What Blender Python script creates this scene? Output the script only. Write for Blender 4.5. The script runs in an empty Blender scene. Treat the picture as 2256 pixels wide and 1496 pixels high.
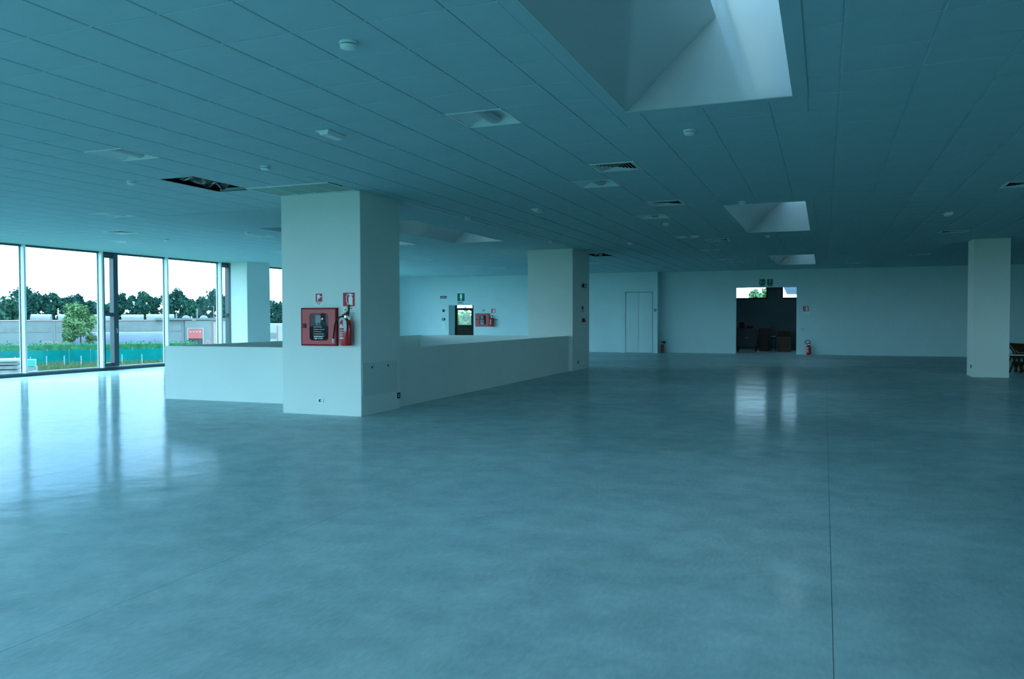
import bpy, bmesh, math, random
from mathutils import Vector, Matrix
random.seed(7)
PI = math.pi
SC = bpy.context.scene
C = SC.collection

# ------------------------------------------------------------------ camera
CAMZ = 1.5526
FPX = 1770.95
yaw, pit, rol = 0.3706, 0.02696, -0.00212
_cy, _sy, _cp, _sp, _cr, _sr = math.cos(yaw), math.sin(yaw), math.cos(pit), math.sin(pit), math.cos(rol), math.sin(rol)
_f0 = Vector((-_sy, _cy, 0)); _r0 = Vector((_cy, _sy, 0)); _u0 = Vector((0, 0, 1))
FWD = _cp * _f0 - _sp * _u0
_u = _sp * _f0 + _cp * _u0
RGT = _cr * _r0 + _sr * _u
UPV = -_sr * _r0 + _cr * _u
cam_d = bpy.data.cameras.new('camera'); cam = bpy.data.objects.new('camera', cam_d); C.objects.link(cam)
cam_d.sensor_fit = 'HORIZONTAL'; cam_d.sensor_width = 36.0; cam_d.lens = 36.0 * FPX / 2256.0
cam_d.clip_start = 0.05; cam_d.clip_end = 1500
cam.matrix_world = Matrix(((RGT.x, UPV.x, -FWD.x, 0), (RGT.y, UPV.y, -FWD.y, 0), (RGT.z, UPV.z, -FWD.z, CAMZ), (0, 0, 0, 1)))
SC.camera = cam

# ------------------------------------------------------------------ view and sky
SC.view_settings.view_transform = 'Standard'; SC.view_settings.look = 'None'
SC.view_settings.gamma = 1.0; SC.view_settings.use_curve_mapping = False
SC.view_settings.exposure = 0.96
SC.cycles.use_denoising = True
SC.cycles.max_bounces = 14; SC.cycles.diffuse_bounces = 8; SC.cycles.glossy_bounces = 5
SC.cycles.transparent_max_bounces = 16; SC.cycles.sample_clamp_indirect = 8.0
SC.cycles.caustics_reflective = False; SC.cycles.caustics_refractive = False
SKY_STRENGTH = 5.0
W = bpy.data.worlds.new('sky'); SC.world = W; W.use_nodes = True
nt = W.node_tree; nt.nodes.clear()
_o = nt.nodes.new('ShaderNodeOutputWorld'); _b = nt.nodes.new('ShaderNodeBackground')
_tc = nt.nodes.new('ShaderNodeTexCoord'); _n = nt.nodes.new('ShaderNodeTexNoise')
_n.inputs['Scale'].default_value = 4.5; _n.inputs['Detail'].default_value = 5; _n.inputs['Roughness'].default_value = 0.55
_r = nt.nodes.new('ShaderNodeValToRGB')
_r.color_ramp.elements[0].position = 0.40; _r.color_ramp.elements[0].color = (0.34, 0.58, 0.95, 1)
_r.color_ramp.elements[1].position = 0.62; _r.color_ramp.elements[1].color = (1.25, 1.2, 1.1, 1)
_sx = nt.nodes.new('ShaderNodeSeparateXYZ'); _rz = nt.nodes.new('ShaderNodeValToRGB')
_rz.color_ramp.elements[0].position = 0.0; _rz.color_ramp.elements[0].color = (1, 1, 1, 1)
_rz.color_ramp.elements[1].position = 0.22; _rz.color_ramp.elements[1].color = (0, 0, 0, 1)
_mx = nt.nodes.new('ShaderNodeMix'); _mx.data_type = 'RGBA'
nt.links.new(_tc.outputs['Generated'], _n.inputs['Vector']); nt.links.new(_n.outputs['Fac'], _r.inputs['Fac'])
nt.links.new(_tc.outputs['Generated'], _sx.inputs[0]); nt.links.new(_sx.outputs['Z'], _rz.inputs['Fac'])
nt.links.new(_rz.outputs['Color'], _mx.inputs['Factor'])
nt.links.new(_r.outputs['Color'], _mx.inputs['A']); _mx.inputs['B'].default_value = (0.86, 0.95, 1.0, 1)
nt.links.new(_mx.outputs['Result'], _b.inputs['Color']); _b.inputs['Strength'].default_value = SKY_STRENGTH
nt.links.new(_b.outputs[0], _o.inputs['Surface'])

# ------------------------------------------------------------------ materials
MATS = {}
def mat(name, col, rough=0.6, metal=0.0, spec=0.5, var=0.0, vscale=6.0, bump=0.0, bscale=40.0, coat=0.0, rvar=0.0, col2=None):
    if name in MATS: return MATS[name]
    m = bpy.data.materials.new(name); m.use_nodes = True
    t = m.node_tree; p = t.nodes['Principled BSDF']
    p.inputs['Base Color'].default_value = (*col, 1); p.inputs['Roughness'].default_value = rough
    p.inputs['Metallic'].default_value = metal; p.inputs['Specular IOR Level'].default_value = spec
    p.inputs['Coat Weight'].default_value = coat
    tc = t.nodes.new('ShaderNodeTexCoord')
    if var > 0 or col2:
        n = t.nodes.new('ShaderNodeTexNoise'); n.inputs['Scale'].default_value = vscale; n.inputs['Detail'].default_value = 6
        r = t.nodes.new('ShaderNodeValToRGB')
        a = col2 if col2 else tuple(c * (1 - var) for c in col)
        r.color_ramp.elements[0].position = 0.3; r.color_ramp.elements[0].color = (*a, 1)
        r.color_ramp.elements[1].position = 0.7; r.color_ramp.elements[1].color = (*[min(1, c * (1 + var * 0.4)) for c in col], 1)
        t.links.new(tc.outputs['Object'], n.inputs['Vector']); t.links.new(n.outputs['Fac'], r.inputs['Fac'])
        t.links.new(r.outputs['Color'], p.inputs['Base Color'])
        if rvar:
            mr = t.nodes.new('ShaderNodeMapRange'); mr.inputs['To Min'].default_value = max(0.02, rough - rvar); mr.inputs['To Max'].default_value = rough + rvar
            t.links.new(n.outputs['Fac'], mr.inputs['Value']); t.links.new(mr.outputs[0], p.inputs['Roughness'])
    if bump > 0:
        n2 = t.nodes.new('ShaderNodeTexNoise'); n2.inputs['Scale'].default_value = bscale; n2.inputs['Detail'].default_value = 4
        b = t.nodes.new('ShaderNodeBump'); b.inputs['Strength'].default_value = bump; b.inputs['Distance'].default_value = 0.01
        t.links.new(tc.outputs['Object'], n2.inputs['Vector']); t.links.new(n2.outputs['Fac'], b.inputs['Height']); t.links.new(b.outputs[0], p.inputs['Normal'])
    MATS[name] = m
    return m
def glass(name, tint, refl=0.06, rough=0.01):
    m = bpy.data.materials.new(name); m.use_nodes = True; t = m.node_tree; t.nodes.clear()
    o = t.nodes.new('ShaderNodeOutputMaterial'); tr = t.nodes.new('ShaderNodeBsdfTransparent'); g = t.nodes.new('ShaderNodeBsdfGlossy')
    tr.inputs['Color'].default_value = (*tint, 1); g.inputs['Roughness'].default_value = rough
    mx = t.nodes.new('ShaderNodeMixShader'); lw = t.nodes.new('ShaderNodeLayerWeight')
    pw = t.nodes.new('ShaderNodeMath'); pw.operation = 'POWER'; pw.inputs[1].default_value = 5.0
    ma = t.nodes.new('ShaderNodeMath'); ma.operation = 'MULTIPLY_ADD'; ma.inputs[1].default_value = 0.6; ma.inputs[2].default_value = refl * 0.5
    t.links.new(lw.outputs['Facing'], pw.inputs[0]); t.links.new(pw.outputs[0], ma.inputs[0])
    t.links.new(ma.outputs[0], mx.inputs[0]); t.links.new(tr.outputs[0], mx.inputs[1]); t.links.new(g.outputs[0], mx.inputs[2])
    t.links.new(mx.outputs[0], o.inputs['Surface'])
    MATS[name] = m
    return m
M_WALL = mat('wall_paint', (0.53, 0.75, 0.77), 0.75, var=0.03, vscale=1.5, bump=0.05, bscale=120, spec=0.25)
M_PILLAR = mat('pillar_paint', (0.69, 0.79, 0.75), 0.7, var=0.03, vscale=1.2, bump=0.05, bscale=120, spec=0.25)
M_CEIL = mat('ceiling_tile', (0.39, 0.585, 0.62), 0.8, var=0.03, vscale=2.5, bump=0.12, bscale=220, spec=0.2)
M_GRID = mat('ceiling_grid', (0.47, 0.69, 0.73), 0.7, spec=0.3, var=0.02)
M_PLAST = mat('plasterboard', (0.39, 0.585, 0.62), 0.8, spec=0.2, var=0.02, vscale=1.0)
M_LACQ = mat('skylight_lacquer', (0.46, 0.56, 0.57), 0.10, spec=1.0, var=0.02, vscale=1.0)
M_WHITE = mat('white_plastic', (0.70, 0.84, 0.85), 0.4, var=0.02)
M_OFFW = mat('grey_plastic', (0.40, 0.52, 0.54), 0.45, var=0.03)
M_DARK = mat('black_plastic', (0.015, 0.018, 0.02), 0.4, spec=0.1, var=0.1)
M_BLACKFILM = mat('black_film', (0.006, 0.007, 0.008), 0.18, spec=0.6, var=0.2, bump=0.6, bscale=9)
M_RED = mat('red_paint', (0.52, 0.03, 0.045), 0.38, var=0.06, vscale=3)
M_REDDK = mat('red_edge', (0.25, 0.012, 0.02), 0.4, spec=0.1, var=0.06)
M_REDSIGN = mat('red_sign', (0.50, 0.07, 0.09), 0.5, spec=0.1, var=0.03)
M_REDEXT = mat('extinguisher_red', (0.50, 0.015, 0.015), 0.25, var=0.05, coat=0.4)
M_SIGNW = mat('sign_white', (0.78, 0.85, 0.85), 0.5, var=0.02)
M_GREEN = mat('sign_green', (0.0, 0.17, 0.12), 0.45, spec=0.1, var=0.03)
M_NAVY = mat('sign_navy', (0.01, 0.03, 0.08), 0.45, spec=0.1, var=0.03)
M_CHROME = mat('brass_chrome', (0.6, 0.62, 0.6), 0.25, metal=1.0, var=0.05)
M_STEEL = mat('brushed_steel', (0.45, 0.5, 0.5), 0.35, metal=0.8, var=0.05)
M_ALU = mat('mullion_white', (0.76, 0.86, 0.88), 0.4, var=0.02, vscale=2)
M_DKFRAME = mat('casement_grey', (0.05, 0.085, 0.10), 0.4, var=0.08, vscale=2)
M_SILL = mat('sill_grey', (0.05, 0.09, 0.11), 0.4, var=0.08, vscale=2)
M_DOORDK = mat('door_dark', (0.012, 0.016, 0.012), 0.5, spec=0.1, var=0.1)
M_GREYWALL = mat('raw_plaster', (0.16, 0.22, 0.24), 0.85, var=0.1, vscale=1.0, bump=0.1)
M_PANEL = mat('access_panel_paint', (0.58, 0.69, 0.66), 0.55, var=0.03)
M_PERF = mat('perforated_panel', (0.26, 0.43, 0.38), 0.6, var=0.04)
M_WOODDK = mat('dark_wood', (0.06, 0.035, 0.02), 0.5, spec=0.1, var=0.35, vscale=14)
M_CARD = mat('cardboard', (0.16, 0.11, 0.07), 0.8, var=0.12, vscale=5)
M_CRATE = mat('grey_cabinet', (0.05, 0.055, 0.055), 0.6, var=0.1)
M_BROWN = mat('brown_box', (0.05, 0.025, 0.02), 0.6, var=0.15)
M_HOSEF = mat('hose_canvas', (0.05, 0.12, 0.15), 0.7, var=0.2, vscale=30)
G_WIN = glass('window_glass', (0.71, 0.90, 0.965))
G_SKY = glass('skylight_glass', (0.44, 0.55, 0.58))
G_CAB = glass('cabinet_glass', (0.66, 0.70, 0.72), 0.016)

def floor_material():
    """power-floated concrete: mottled diffuse body under a thin dull sealer"""
    m = bpy.data.materials.new('polished_concrete'); m.use_nodes = True; t = m.node_tree; t.nodes.clear()
    geo = t.nodes.new('ShaderNodeNewGeometry'); L = t.links.new
    def noise(scale, det, rough=0.55, sx=1, sy=1):
        mp = t.nodes.new('ShaderNodeMapping'); mp.inputs['Scale'].default_value = (sx, sy, 1)
        n = t.nodes.new('ShaderNodeTexNoise'); n.inputs['Scale'].default_value = scale; n.inputs['Detail'].default_value = det; n.inputs['Roughness'].default_value = rough
        L(geo.outputs['Position'], mp.inputs['Vector']); L(mp.outputs[0], n.inputs['Vector'])
        return n.outputs['Fac']
    def math_(op, a, b):
        n = t.nodes.new('ShaderNodeMath'); n.operation = op
        for k, v in ((0, a), (1, b)):
            if isinstance(v, (int, float)): n.inputs[k].default_value = v
            else: L(v, n.inputs[k])
        return n.outputs[0]
    big, mid, fine = noise(0.45, 3), noise(3.1, 5, 0.6), noise(38.0, 3, 0.6, 1.0, 0.35)
    f = math_('ADD', math_('ADD', math_('MULTIPLY', big, 0.40), math_('MULTIPLY', mid, 0.38)), math_('MULTIPLY', fine, 0.22))
    mr = t.nodes.new('ShaderNodeMapRange'); mr.inputs['From Min'].default_value = 0.37; mr.inputs['From Max'].default_value = 0.63; L(f, mr.inputs['Value'])
    mc = t.nodes.new('ShaderNodeMix'); mc.data_type = 'RGBA'; mc.inputs['A'].default_value = (FLOOR_A[0], FLOOR_A[1], FLOOR_A[2], 1); mc.inputs['B'].default_value = (FLOOR_B[0], FLOOR_B[1], FLOOR_B[2], 1)
    L(mr.outputs[0], mc.inputs['Factor'])
    d = t.nodes.new('ShaderNodeBsdfDiffuse'); L(mc.outputs['Result'], d.inputs['Color'])
    g = t.nodes.new('ShaderNodeBsdfGlossy'); g.inputs['Color'].default_value = (1, 1, 1, 1)
    rr_ = t.nodes.new('ShaderNodeMapRange'); rr_.inputs['To Min'].default_value = 0.08; rr_.inputs['To Max'].default_value = 0.18; L(mid, rr_.inputs['Value']); L(rr_.outputs[0], g.inputs['Roughness'])
    b1 = t.nodes.new('ShaderNodeBump'); b1.inputs['Strength'].default_value = 0.5; b1.inputs['Distance'].default_value = 0.012; L(noise(1.3, 3, 0.5), b1.inputs['Height'])
    b2 = t.nodes.new('ShaderNodeBump'); b2.inputs['Strength'].default_value = 0.25; b2.inputs['Distance'].default_value = 0.002; L(noise(7.0, 4, 0.6), b2.inputs['Height']); L(b1.outputs[0], b2.inputs['Normal'])
    L(b2.outputs[0], g.inputs['Normal'])
    lw = t.nodes.new('ShaderNodeLayerWeight')
    k = math_('ADD', math_('MULTIPLY', math_('POWER', lw.outputs['Facing'], 5.0), FLOOR_G), 0.025)
    mx = t.nodes.new('ShaderNodeMixShader'); L(k, mx.inputs[0]); L(d.outputs[0], mx.inputs[1]); L(g.outputs[0], mx.inputs[2])
    o = t.nodes.new('ShaderNodeOutputMaterial'); L(mx.outputs[0], o.inputs['Surface'])
    return m
FLOOR_A, FLOOR_B, FLOOR_G = (0.35, 0.49, 0.51), (0.56, 0.73, 0.74), 0.18
M_FLOOR = floor_material()
M_JOINT = mat('joint_filler', (0.10, 0.15, 0.16), 0.9)

# ------------------------------------------------------------------ mesh helpers
def box(bm, x0, x1, y0, y1, z0, z1):
    v = [bm.verts.new((x, y, z)) for x in (x0, x1) for y in (y0, y1) for z in (z0, z1)]
    for f in ((0, 1, 3, 2), (4, 6, 7, 5), (0, 4, 5, 1), (2, 3, 7, 6), (0, 2, 6, 4), (1, 5, 7, 3)):
        bm.faces.new([v[i] for i in f])
    return v
def prism(bm, pts, y0, y1):
    """polygon in x,z extruded along y"""
    a = [bm.verts.new((x, y0, z)) for x, z in pts]; b = [bm.verts.new((x, y1, z)) for x, z in pts]
    n = len(pts)
    bm.faces.new(a); bm.faces.new(b[::-1])
    for i in range(n): bm.faces.new([a[i], b[i], b[(i + 1) % n], a[(i + 1) % n]])
def lathe(bm, prof, n=24, c=(0, 0, 0), axis='z'):
    rings = []
    for r, h in prof:
        ring = []
        for k in range(n):
            a = 2 * PI * k / n
            p = (r * math.cos(a), r * math.sin(a), h)
            if axis == 'y': p = (p[0], p[2], p[1])
            if axis == 'x': p = (p[2], p[0], p[1])
            ring.append(bm.verts.new((p[0] + c[0], p[1] + c[1], p[2] + c[2])))
        rings.append(ring)
    for a, b in zip(rings, rings[1:]):
        for k in range(n): bm.faces.new([a[k], a[(k + 1) % n], b[(k + 1) % n], b[k]])
    bm.faces.new(rings[0][::-1]); bm.faces.new(rings[-1])
def tube(bm, pts, r, n=10, r2=None):
    pts = [Vector(p) for p in pts]; rings = []
    for i, p in enumerate(pts):
        d = (pts[min(i + 1, len(pts) - 1)] - pts[max(i - 1, 0)]).normalized()
        a = d.orthogonal().normalized() if i == 0 else (rings[-1][1] - d * rings[-1][1].dot(d)).normalized()
        b = d.cross(a); rr = r if r2 is None else r + (r2 - r) * i / (len(pts) - 1)
        rings.append(([bm.verts.new(p + rr * (math.cos(2 * PI * k / n) * a + math.sin(2 * PI * k / n) * b)) for k in range(n)], a))
    for (u, _), (v, _) in zip(rings, rings[1:]):
        for k in range(n): bm.faces.new([u[k], u[(k + 1) % n], v[(k + 1) % n], v[k]])
    bm.faces.new(rings[0][0][::-1]); bm.faces.new(rings[-1][0])
def spline(pts, n=8):
    P = [Vector(p) for p in pts]; P = [2 * P[0] - P[1]] + P + [2 * P[-1] - P[-2]]; out = []
    for i in range(1, len(P) - 2):
        for k in range(n):
            t = k / n
            out.append(0.5 * ((2 * P[i]) + (P[i + 1] - P[i - 1]) * t + (2 * P[i - 1] - 5 * P[i] + 4 * P[i + 1] - P[i + 2]) * t * t + (-P[i - 1] + 3 * P[i] - 3 * P[i + 1] + P[i + 2]) * t ** 3))
    out.append(P[-2]); return out
def quad(bm, a, b, c, d): bm.faces.new([bm.verts.new(p) for p in (a, b, c, d)])
def bev(bm, w, seg=2):
    bmesh.ops.bevel(bm, geom=bm.edges[:], offset=w, segments=seg, affect='EDGES', profile=0.7)
def new(): return bmesh.new()
def obj(name, bm, m, parent=None, smooth=False, loc=None):
    bmesh.ops.recalc_face_normals(bm, faces=bm.faces[:])
    me = bpy.data.meshes.new(name); bm.to_mesh(me); bm.free()
    me.materials.append(m)
    if smooth:
        for p in me.polygons: p.use_smooth = True
        me.set_sharp_from_angle(angle=math.radians(38))
    o = bpy.data.objects.new(name, me); C.objects.link(o)
    if parent: o.parent = parent
    if loc: o.location = loc
    return o
def bobj(name, dims, m, parent=None, bevel=0.0):
    bm = new(); box(bm, *dims)
    if bevel: bev(bm, bevel)
    return obj(name, bm, m, parent, smooth=bevel > 0)
def boxes(name, lst, m, parent=None):
    bm = new()
    for d in lst: box(bm, *d)
    return obj(name, bm, m, parent)
def thing(name, label, cat, loc=(0, 0, 0), rotz=0.0, group=None):
    o = bpy.data.objects.new(name, None); C.objects.link(o); o.empty_display_size = 0.1
    o.location = loc; o.rotation_euler = (0, 0, rotz); o['label'] = label; o['category'] = cat
    if group: o['group'] = group
    return o
def tag(o, label, cat, group=None):
    o['label'] = label; o['category'] = cat
    if group: o['group'] = group
    return o
def struct(o, label=None, cat=None):
    o['kind'] = 'structure'
    if label: o['label'] = label
    if cat: o['category'] = cat
    return o
def sempty(name, label, cat, loc=(0, 0, 0)):
    o = bpy.data.objects.new(name, None); C.objects.link(o); o.location = loc; o.empty_display_size = 0.1
    return struct(o, label, cat)
def dup(root, loc, label, rotz=None, group=None):
    r = root.copy(); C.objects.link(r); r.location = loc; r['label'] = label
    if rotz is not None: r.rotation_euler = (0, 0, rotz)
    if group: r['group'] = group
    for ch in list(root.children):
        c = ch.copy(); C.objects.link(c); c.parent = r
        for g in list(ch.children):
            d = g.copy(); C.objects.link(d); d.parent = c
    return r
def subtract(rect, holes):
    out = [rect]
    for hx0, hx1, hy0, hy1 in holes:
        nxt = []
        for x0, x1, y0, y1 in out:
            if hx1 <= x0 or hx0 >= x1 or hy1 <= y0 or hy0 >= y1: nxt.append((x0, x1, y0, y1)); continue
            if hx0 > x0: nxt.append((x0, hx0, y0, y1))
            if hx1 < x1: nxt.append((hx1, x1, y0, y1))
            a, b = max(x0, hx0), min(x1, hx1)
            if hy0 > y0: nxt.append((a, b, y0, hy0))
            if hy1 < y1: nxt.append((a, b, hy1, y1))
        out = nxt
    return out
def project(p):
    d = Vector(p) - Vector((0, 0, CAMZ)); z = d.dot(FWD)
    if z < 0.1: return None
    return (1128 + FPX * d.dot(RGT) / z, 748 - FPX * d.dot(UPV) / z)

# ------------------------------------------------------------------ main dimensions (metres)
CZ = 3.548                      # ceiling height
XL, XR, YB, YF = -20.1, 15.0, -3.0, 35.2
GX0, GY0, TX, TY = -5.2905, 4.139, 0.6, 0.6049      # ceiling grid
def cell(a, b): return (GX0 + a * TX, GX0 + (a + 1) * TX, GY0 + b * TY, GY0 + (b + 1) * TY)
P1 = (-8.27, -6.78, 10.90, 12.15)
P2 = (-8.16, -6.78, 22.30, 24.05)
P3 = (3.56, 4.39, 23.60, 24.42)
PW = [(-19.72, -19.0, 23.1, 24.35), (-19.72, -19.0, 11.1, 12.35), (-19.72, -19.0, -0.9, 0.35)]
P4 = (3.56, 4.39, 11.4, 12.2)

# ------------------------------------------------------------------ floor
WELL = (-11.77, -7.05, 12.23, 22.35)
fl_rects = subtract((XL - 0.3, XR + 0.2, YB, 41.2), [WELL])
floor = boxes('floor', [(a, b, c, d, -0.30, -0.005) for a, b, c, d in fl_rects], M_JOINT)
struct(floor, 'polished grey concrete floor of the empty hall', 'floor')
xs = [-3.57 + 3.62 * k for k in range(-5, 6)]
g = 0.0016
xs = [XL - 0.25] + [x for x in xs if XL + 0.5 < x < XR - 0.5] + [XR + 0.15]
for i in range(len(xs) - 1):
    off = 4.23 if xs[i] < -4 else 11.6
    ys = [YB] + [y for y in (off - 24, off - 12, off, off + 12, off + 24) if YB + 1 < y < 34] + [35.45, 41.1]
    for j in range(len(ys) - 1):
        rs = subtract((xs[i] + g, xs[i + 1] - g, ys[j] + g, ys[j + 1] - g), [WELL])
        bm = new()
        for r in rs: box(bm, r[0], r[1], r[2], r[3], -0.0048, 0.0)
        obj('floor_slab', bm, M_FLOOR, floor)
# stair shaft below the parapets
struct(boxes('wall_stair_shaft', [(-12.0, -11.77, 12.0, 22.6, -3.6, -0.302), (-7.05, -6.9, 12.0, 22.6, -3.6, -0.302), (-11.77, -7.05, 12.0, 12.23, -3.6, -0.302), (-11.77, -7.05, 22.35, 22.6, -3.6, -0.302), (-12.0, -6.9, 12.0, 22.6, -3.8, -3.6)], M_WALL), 'white shaft walls of the stairwell under the parapet', 'wall')

# ------------------------------------------------------------------ skylights (openings first, ceiling needs them)
SKY = [(-1.93, -0.155, 2.75, 7.83), (-1.83, -0.19, 14.62, 19.86), (-1.83, -0.19, 27.15, 32.42), (-9.34, -7.67, 14.50, 19.56), (-11.80, -10.16, 14.50, 19.56)]
HOLE1 = (cell(-6, 8)[0], cell(-6, 8)[1], cell(-6, 8)[2], cell(-6, 9)[3])
HOLE2 = (cell(-3, 34)[0] + .1, cell(-3, 34)[1] + .1, 24.30, 25.45)
GRILL = (-8.29, -6.80, 10.06, 10.885)
LIGHTS = [(3, b) for b in (5, 12, 19, 26, 33, 40)] + [(-5, 5), (-13, 12), (-13, 19), (-13, 26), (-13, 33), (-13, 40), (-5, 40), (-17, 26), (-20, 19)]
VENTS = [(4, 10), (4, 16), (4, 28), (4, 42), (13, 16), (13, 28), (13, 40), (-17, 16), (-17, 30), (-12, 42), (-2, 44), (10, 46)]
cut = list(SKY) + [HOLE1, HOLE2, GRILL, P1, P2, P3, P4] + PW + [cell(a, b) for a, b in LIGHTS + VENTS]
PLAST = (-12.0, -6.745, 12.16, 22.3)          # smooth plasterboard over the stairwell

# ------------------------------------------------------------------ ceiling
holes_big = list(SKY) + [HOLE1, HOLE2] + [cell(a, b) for a, b in LIGHTS + VENTS] + [GRILL]
bm = new()
for r in subtract((XL - 0.3, XR + 0.2, YB, 35.6), holes_big): box(bm, r[0], r[1], r[2], r[3], CZ + 0.008, CZ + 0.05)
ceiling = struct(obj('ceiling', bm, M_GRID), 'suspended ceiling of square white tiles with skylight openings', 'ceiling')
bm = new()
for r in subtract(PLAST, cut): box(bm, r[0], r[1], r[2], r[3], CZ - 0.004, CZ + 0.0078)
obj('plasterboard_field', bm, M_PLAST, ceiling)
bobj('edge_trim', (-6.76, -6.735, 12.16, 22.3, CZ - 0.012, CZ + 0.0075), M_WHITE, ceiling)
tiles = []
a0 = int((XL - GX0) // TX) ; a1 = int((XR - GX0) // TX) + 1
b0 = int((YB - GY0) // TY); b1 = int((35.45 - GY0) // TY) + 1
GA, GB = 0.008, 0.0075
for a in range(a0, a1):
    for b in range(b0, b1):
        c = cell(a, b)
        c = (max(c[0], XL), min(c[1], XR), max(c[2], YB), min(c[3], 35.45))
        for r in subtract(c, cut + [PLAST]):
            r = (r[0] + GA, r[1] - GA, r[2] + GB, r[3] - GB)
            if r[1] - r[0] < 0.03 or r[3] - r[2] < 0.03: continue
            mx_, my_ = (r[0] + r[1]) / 2, (r[2] + r[3]) / 2
            q = [project((x, y, CZ)) for x, y in ((r[0], r[2]), (r[1], r[2]), (r[1], r[3]), (r[0], r[3]), (mx_, my_))]
            area = 0
            if all(q) and -60 < q[4][0] < 2316 and q[4][1] > -50:
                area = abs(sum(q[i][0] * q[(i + 1) % 4][1] - q[(i + 1) % 4][0] * q[i][1] for i in range(4))) / 2
            tiles.append((area, r))
tiles.sort(key=lambda t: -t[0])
def tile_box(bm, r, e=0.004):
    x0, x1, y0, y1 = r; z0, z1 = CZ, CZ + 0.0078
    lo = [bm.verts.new(p) for p in ((x0 + e, y0 + e, z0), (x1 - e, y0 + e, z0), (x1 - e, y1 - e, z0), (x0 + e, y1 - e, z0))]
    hi = [bm.verts.new(p) for p in ((x0, y0, z0 + e), (x1, y0, z0 + e), (x1, y1, z0 + e), (x0, y1, z0 + e))]
    tp = [bm.verts.new(p) for p in ((x0, y0, z1), (x1, y0, z1), (x1, y1, z1), (x0, y1, z1))]
    bm.faces.new(lo[::-1])
    for A, B in ((lo, hi), (hi, tp)):
        for k in range(4): bm.faces.new([A[k], A[(k + 1) % 4], B[(k + 1) % 4], B[k]])
std = None
full = (TX - 2 * GA, TY - 2 * GB)
for area, r in tiles[:300]:
    w, h = r[1] - r[0], r[3] - r[2]
    if abs(w - full[0]) < 1e-4 and abs(h - full[1]) < 1e-4:
        if std is None:
            bm = new(); x, y = r[0], r[2]; tile_box(bm, (0, w, 0, h))
            o = obj('ceiling_tile', bm, M_CEIL, ceiling); o.location = (x, y, 0); std = o.data
        else:
            o = bpy.data.objects.new('ceiling_tile', std); C.objects.link(o); o.parent = ceiling; o.location = (r[0], r[2], 0)
    else:
        bm = new(); tile_box(bm, (0, w, 0, h)); o = obj('ceiling_tile', bm, M_CEIL, ceiling); o.location = (r[0], r[2], 0)
bm = new()
for area, r in tiles[300:]: tile_box(bm, r)
o = obj('ceiling_tile_field', bm, M_CEIL, ceiling); o['kind'] = 'stuff'

# ------------------------------------------------------------------ skylight wells
SKYLAB = ['largest skylight well, directly overhead at the top of the photo', 'middle skylight well of the row leading to the open doorway',
          'farthest skylight well, just above the green exit sign pair', 'skylight well over the stairwell, nearer the second pillar',
          'skylight well over the stairwell, half hidden behind the wide pillar']
for (x0, x1, y0, y1), lb in zip(SKY, SKYLAB):
    t = thing('skylight', lb, 'skylight', ((x0 + x1) / 2, (y0 + y1) / 2, CZ), 0, 'skylight wells in the ceiling')
    cx, cy = (x0 + x1) / 2, (y0 + y1) / 2
    l, r, n, f = x0 - cx, x1 - cx, y0 - cy, y1 - cy
    fw = 0.13
    il, ir, inn, iff = l + fw, r - fw, n + 0.11, f - 0.11
    bm = new()
    q_ = .004
    for d in ((l, il - q_, n, f), (ir + q_, r, n, f), (il - q_, ir + q_, n, inn - q_), (il - q_, ir + q_, iff + q_, f)): box(bm, *d, -0.006, 0.06)
    obj('frame', bm, M_CEIL, t)
    tl, zt, zs = il + 0.84, 1.25, 0.80
    bm = new()
    # left sloping cheek, then upright neck
    quad(bm, (il, inn, 0), (il, iff, 0), (tl, iff, zs), (tl, inn, zs))
    quad(bm, (tl, inn, zs), (tl, iff, zs), (tl, iff, zt), (tl, inn, zt))
    quad(bm, (ir, inn, 0), (ir, iff, 0), (ir, iff, zt), (ir, inn, zt))
    for y in (inn, iff):
        bm.faces.new([bm.verts.new(p) for p in ((il, y, 0), (ir, y, 0), (ir, y, zt), (tl, y, zt), (tl, y, zs))])
    for A, B in (((il, inn), (il, iff)), ((ir, inn), (ir, iff)), ((il, inn), (ir, inn)), ((il, iff), (ir, iff))):
        ox = -.03 if A[0] == B[0] == il else .03 if A[0] == B[0] == ir else 0; oy = 0 if ox else (-.03 if A[1] == inn else .03)
        quad(bm, (A[0], A[1], 0), (B[0], B[1], 0), (B[0] + ox, B[1] + oy, 0), (A[0] + ox, A[1] + oy, 0))
    obj('shaft', bm, M_LACQ, t)
    bm = new(); box(bm, tl - 0.05, ir + 0.05, inn - 0.05, iff + 0.05, zt, zt + 0.01); obj('pane', bm, G_SKY, t)
    boxes('kerb', [(tl - 0.1, tl, inn - .1, iff + .1, zt - .1, zt + .03), (ir, ir + .1, inn - .1, iff + .1, zt - .1, zt + .03), (tl, ir, inn - .1, inn, zt - .1, zt + .03), (tl, ir, iff, iff + .1, zt - .1, zt + .03)], M_OFFW, t)

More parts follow.
